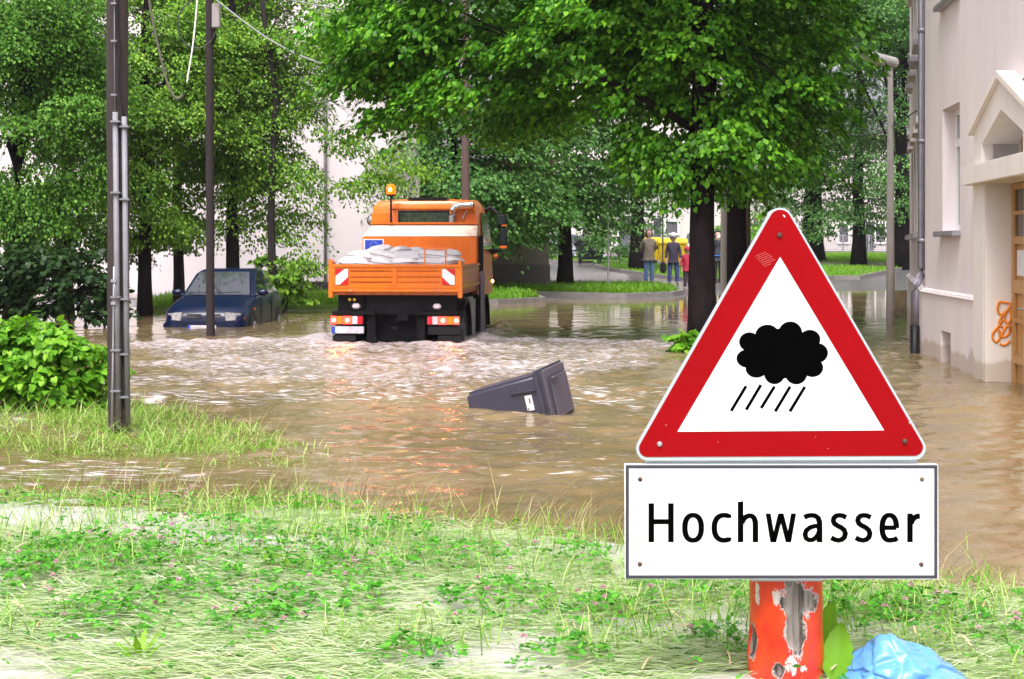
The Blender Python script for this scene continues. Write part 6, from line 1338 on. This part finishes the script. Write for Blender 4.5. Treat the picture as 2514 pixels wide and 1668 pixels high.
# left grass spit, taller upright grass round the pole
N = 42000; x = RNG.uniform(-7.5, -1.0, N); y = RNG.uniform(8.9, 13.2, N); s_ = spit(x, y); keep = RNG.random(N) < sstep(-.12, .45, s_) * (.2 + .8 * sstep(.36, .58, fbm(x * 1.5, y * 1.5 + 60)))
x, y = x[keep], y[keep]; n = len(x); ln = RNG.uniform(.08, .30, n) * np.interp(x, [-4, -2.5, -1.2], [1, 1, .55])
o = blades("bank_grass", np.stack([x, y, np.maximum(tz(x, y), -.02)], 1), RNG.uniform(0, 2 * PI, n), RNG.uniform(.05, 1.15, n), ln, RNG.uniform(.004, .008, n), M_grass, droop=.8); tag(o, "light green grass on the low bank round the near wooden pole", "grass", kind="stuff")
# seed stalks and dry straw
sx_ = np.concatenate([RNG.uniform(-2.6, 1.9, 420), RNG.uniform(-4.2, -1.4, 320)]); sy_ = np.concatenate([meadow_edge(sx_[:420]) + RNG.normal(-.1, .35, 420), RNG.uniform(9.6, 12.6, 320)]); k = (sy_ < 9) | (spit(sx_, sy_) > -.05); sx_, sy_ = sx_[k], sy_[k]; n = len(sx_)
o = blades("seed_stalks", np.stack([sx_, sy_, np.full(n, -.02)], 1), RNG.normal(0, .9, n), RNG.uniform(.05, .5, n), RNG.uniform(.16, .38, n), np.full(n, .0045), leafmat("dry_stalk", (.32, .30, .12), (.42, .36, .18), (.2, .13, .06), .2, tmul=(1, 1, .8)), droop=.5); tag(o, "thin dry seed stalks standing along the water edge", "grass", kind="stuff")
k = 260; yy = 3.8 + 3.4 * RNG.random(k); xx = RNG.uniform(-.45, .45, k) * yy; ok = yy < meadow_edge(xx); xx, yy = xx[ok], yy[ok]; k = len(xx)
o = blades("straw", np.stack([xx, yy, np.maximum(tz(xx, yy), 0) + .035], 1), RNG.uniform(0, 2 * PI, k), RNG.uniform(1.0, 1.45, k), RNG.uniform(.08, .22, k), RNG.uniform(.004, .010, k), leafmat("straw_tan", (.5, .36, .2), (.6, .48, .3), (.62, .55, .4), .15, tmul=(1, 1, .8)), droop=.5); tag(o, "tan straw stems washed onto the meadow", "straw", kind="stuff")

# single weeds
def big_leaf(mb, base, az, lean, ln, wd, curl=.6, lobes=0, seed=0, fold=.25, nseg=14, nw=6):
    k = bmesh.new(); h = Vector((math.cos(az), math.sin(az), 0)); sd = Vector((-math.sin(az), math.cos(az), 0)); rows = []; p = Vector(base); g_ = np.random.default_rng(seed)
    for i in range(nseg + 1):
        t = i / nseg; ang = lean + curl * t; dr = h * math.sin(ang) + Vector((0, 0, math.cos(ang))); nn = sd.cross(dr)
        if i: p = p + dr * (ln / nseg)
        w_ = wd * (math.sin(PI * min(1, t * .93 + .07)) ** .7) * (1 - .25 * t)
        if not lobes: w_ *= 1 + .09 * math.sin(34 * t + seed)
        if lobes: w_ *= .45 + .55 * (1 - ((t * lobes) % 1)) * (1 if t < .85 else .6)
        row = []
        for j in range(-nw, nw + 1):
            q = j / nw; row.append(k.verts.new(p + sd * (q * w_) - nn * (fold * abs(q) * w_ + .02 * ln * math.sin(30 * t - 7 * abs(q)) * abs(q)) ))
        rows.append(row)
    for A, B in zip(rows, rows[1:]):
        for j in range(2 * nw): k.faces.new((A[j], A[j + 1], B[j + 1], B[j]))
    mb.add(k)
M_bleaf = leafmat("broad_leaf", (.16, .40, .02), (.20, .46, .03), (.26, .52, .05), .35)
bl = thing("butterbur", "broad leaved bright green weed round the foot of the red post", "weed", (XP(1950, 4.5), 4.62, 0))
for i, (px, py, dd_, az_, lean_, ln_, wd_) in enumerate(((2055, 1700, 4.55, 1.2, .15, .2, .055), (1800, 1690, 4.35, 2.8, .9, .13, .06), (2075, 1690, 4.5, .1, .8, .16, .055), (1740, 1700, 4.38, 3.3, .95, .1, .045), (2020, 1640, 4.75, .9, .1, .22, .05))):
    mb = MB(); q = W(px, py, dd_) - bl.location; q.z = .0; big_leaf(mb, q, az_, lean_, ln_, wd_, .5, 0, i); mb.build("leaf", M_bleaf, bl, smooth=True)
dn = thing("dandelion", "jagged leaved weed rosette at the bottom edge left of centre", "weed", (XP(345, 4.75), 4.75, 0))
for i in range(9):
    mb = MB(); big_leaf(mb, (random.uniform(-.01, .01), random.uniform(-.01, .01), 0), 2 * PI * i / 9 + random.uniform(-.2, .2), random.uniform(.12, .7), random.uniform(.1, .16), .018, .5, 5, i, .2, 20, 3); mb.build("leaf", M_grassF if i % 2 else M_bleaf, dn, smooth=True)
x0, y0 = Gp(675, 1412); ns = thing("nettle", "small nettle like plant with drooping pointed leaves in the left meadow", "weed", (x0, y0, 0))
mb = MB(); mb.tube([(-.03, 0, 0), (-.02, 0, .06), (-.0, 0, .1)], .003, 6); mb.tube([(.06, .0, 0), (.05, 0, .05), (.045, 0, .075)], .003, 6); mb.build("stem", M_bleaf, ns)
for i, (xx, zz, az_) in enumerate(((-.02, .1, 3.3), (-.01, .1, .2), (-.02, .085, 4.5), (-.02, .07, 2.4), (.045, .075, 3.6), (.045, .075, .3), (.05, .06, 4.9), (.045, .06, 5.6))):
    mb = MB(); big_leaf(mb, (xx, 0, zz), az_, 1.0, .06 + .01 * (i % 3), .017, 1.4, 0, i, .3, 10, 3); mb.build("leaf", M_clover if i % 2 else M_grassF, ns, smooth=True)

# ------------------------------------------------------------------ rain haze in the air
hz_ = MB(); hz_.box((-120, -14, -2), (120, 140, 11.5))
hm_ = bpy.data.materials.new("rain_haze"); hm_.use_nodes = True; t = hm_.node_tree; t.nodes.remove(t.nodes["Principled BSDF"])
pv = t.nodes.new("ShaderNodeVolumePrincipled"); pv.inputs['Density'].default_value = .0004; pv.inputs['Color'].default_value = (.92, .95, .97, 1); pv.inputs['Anisotropy'].default_value = .3
t.links.new(pv.outputs[0], t.nodes["Material Output"].inputs['Volume'])
tag(hz_.build("haze", hm_), kind="stuff")
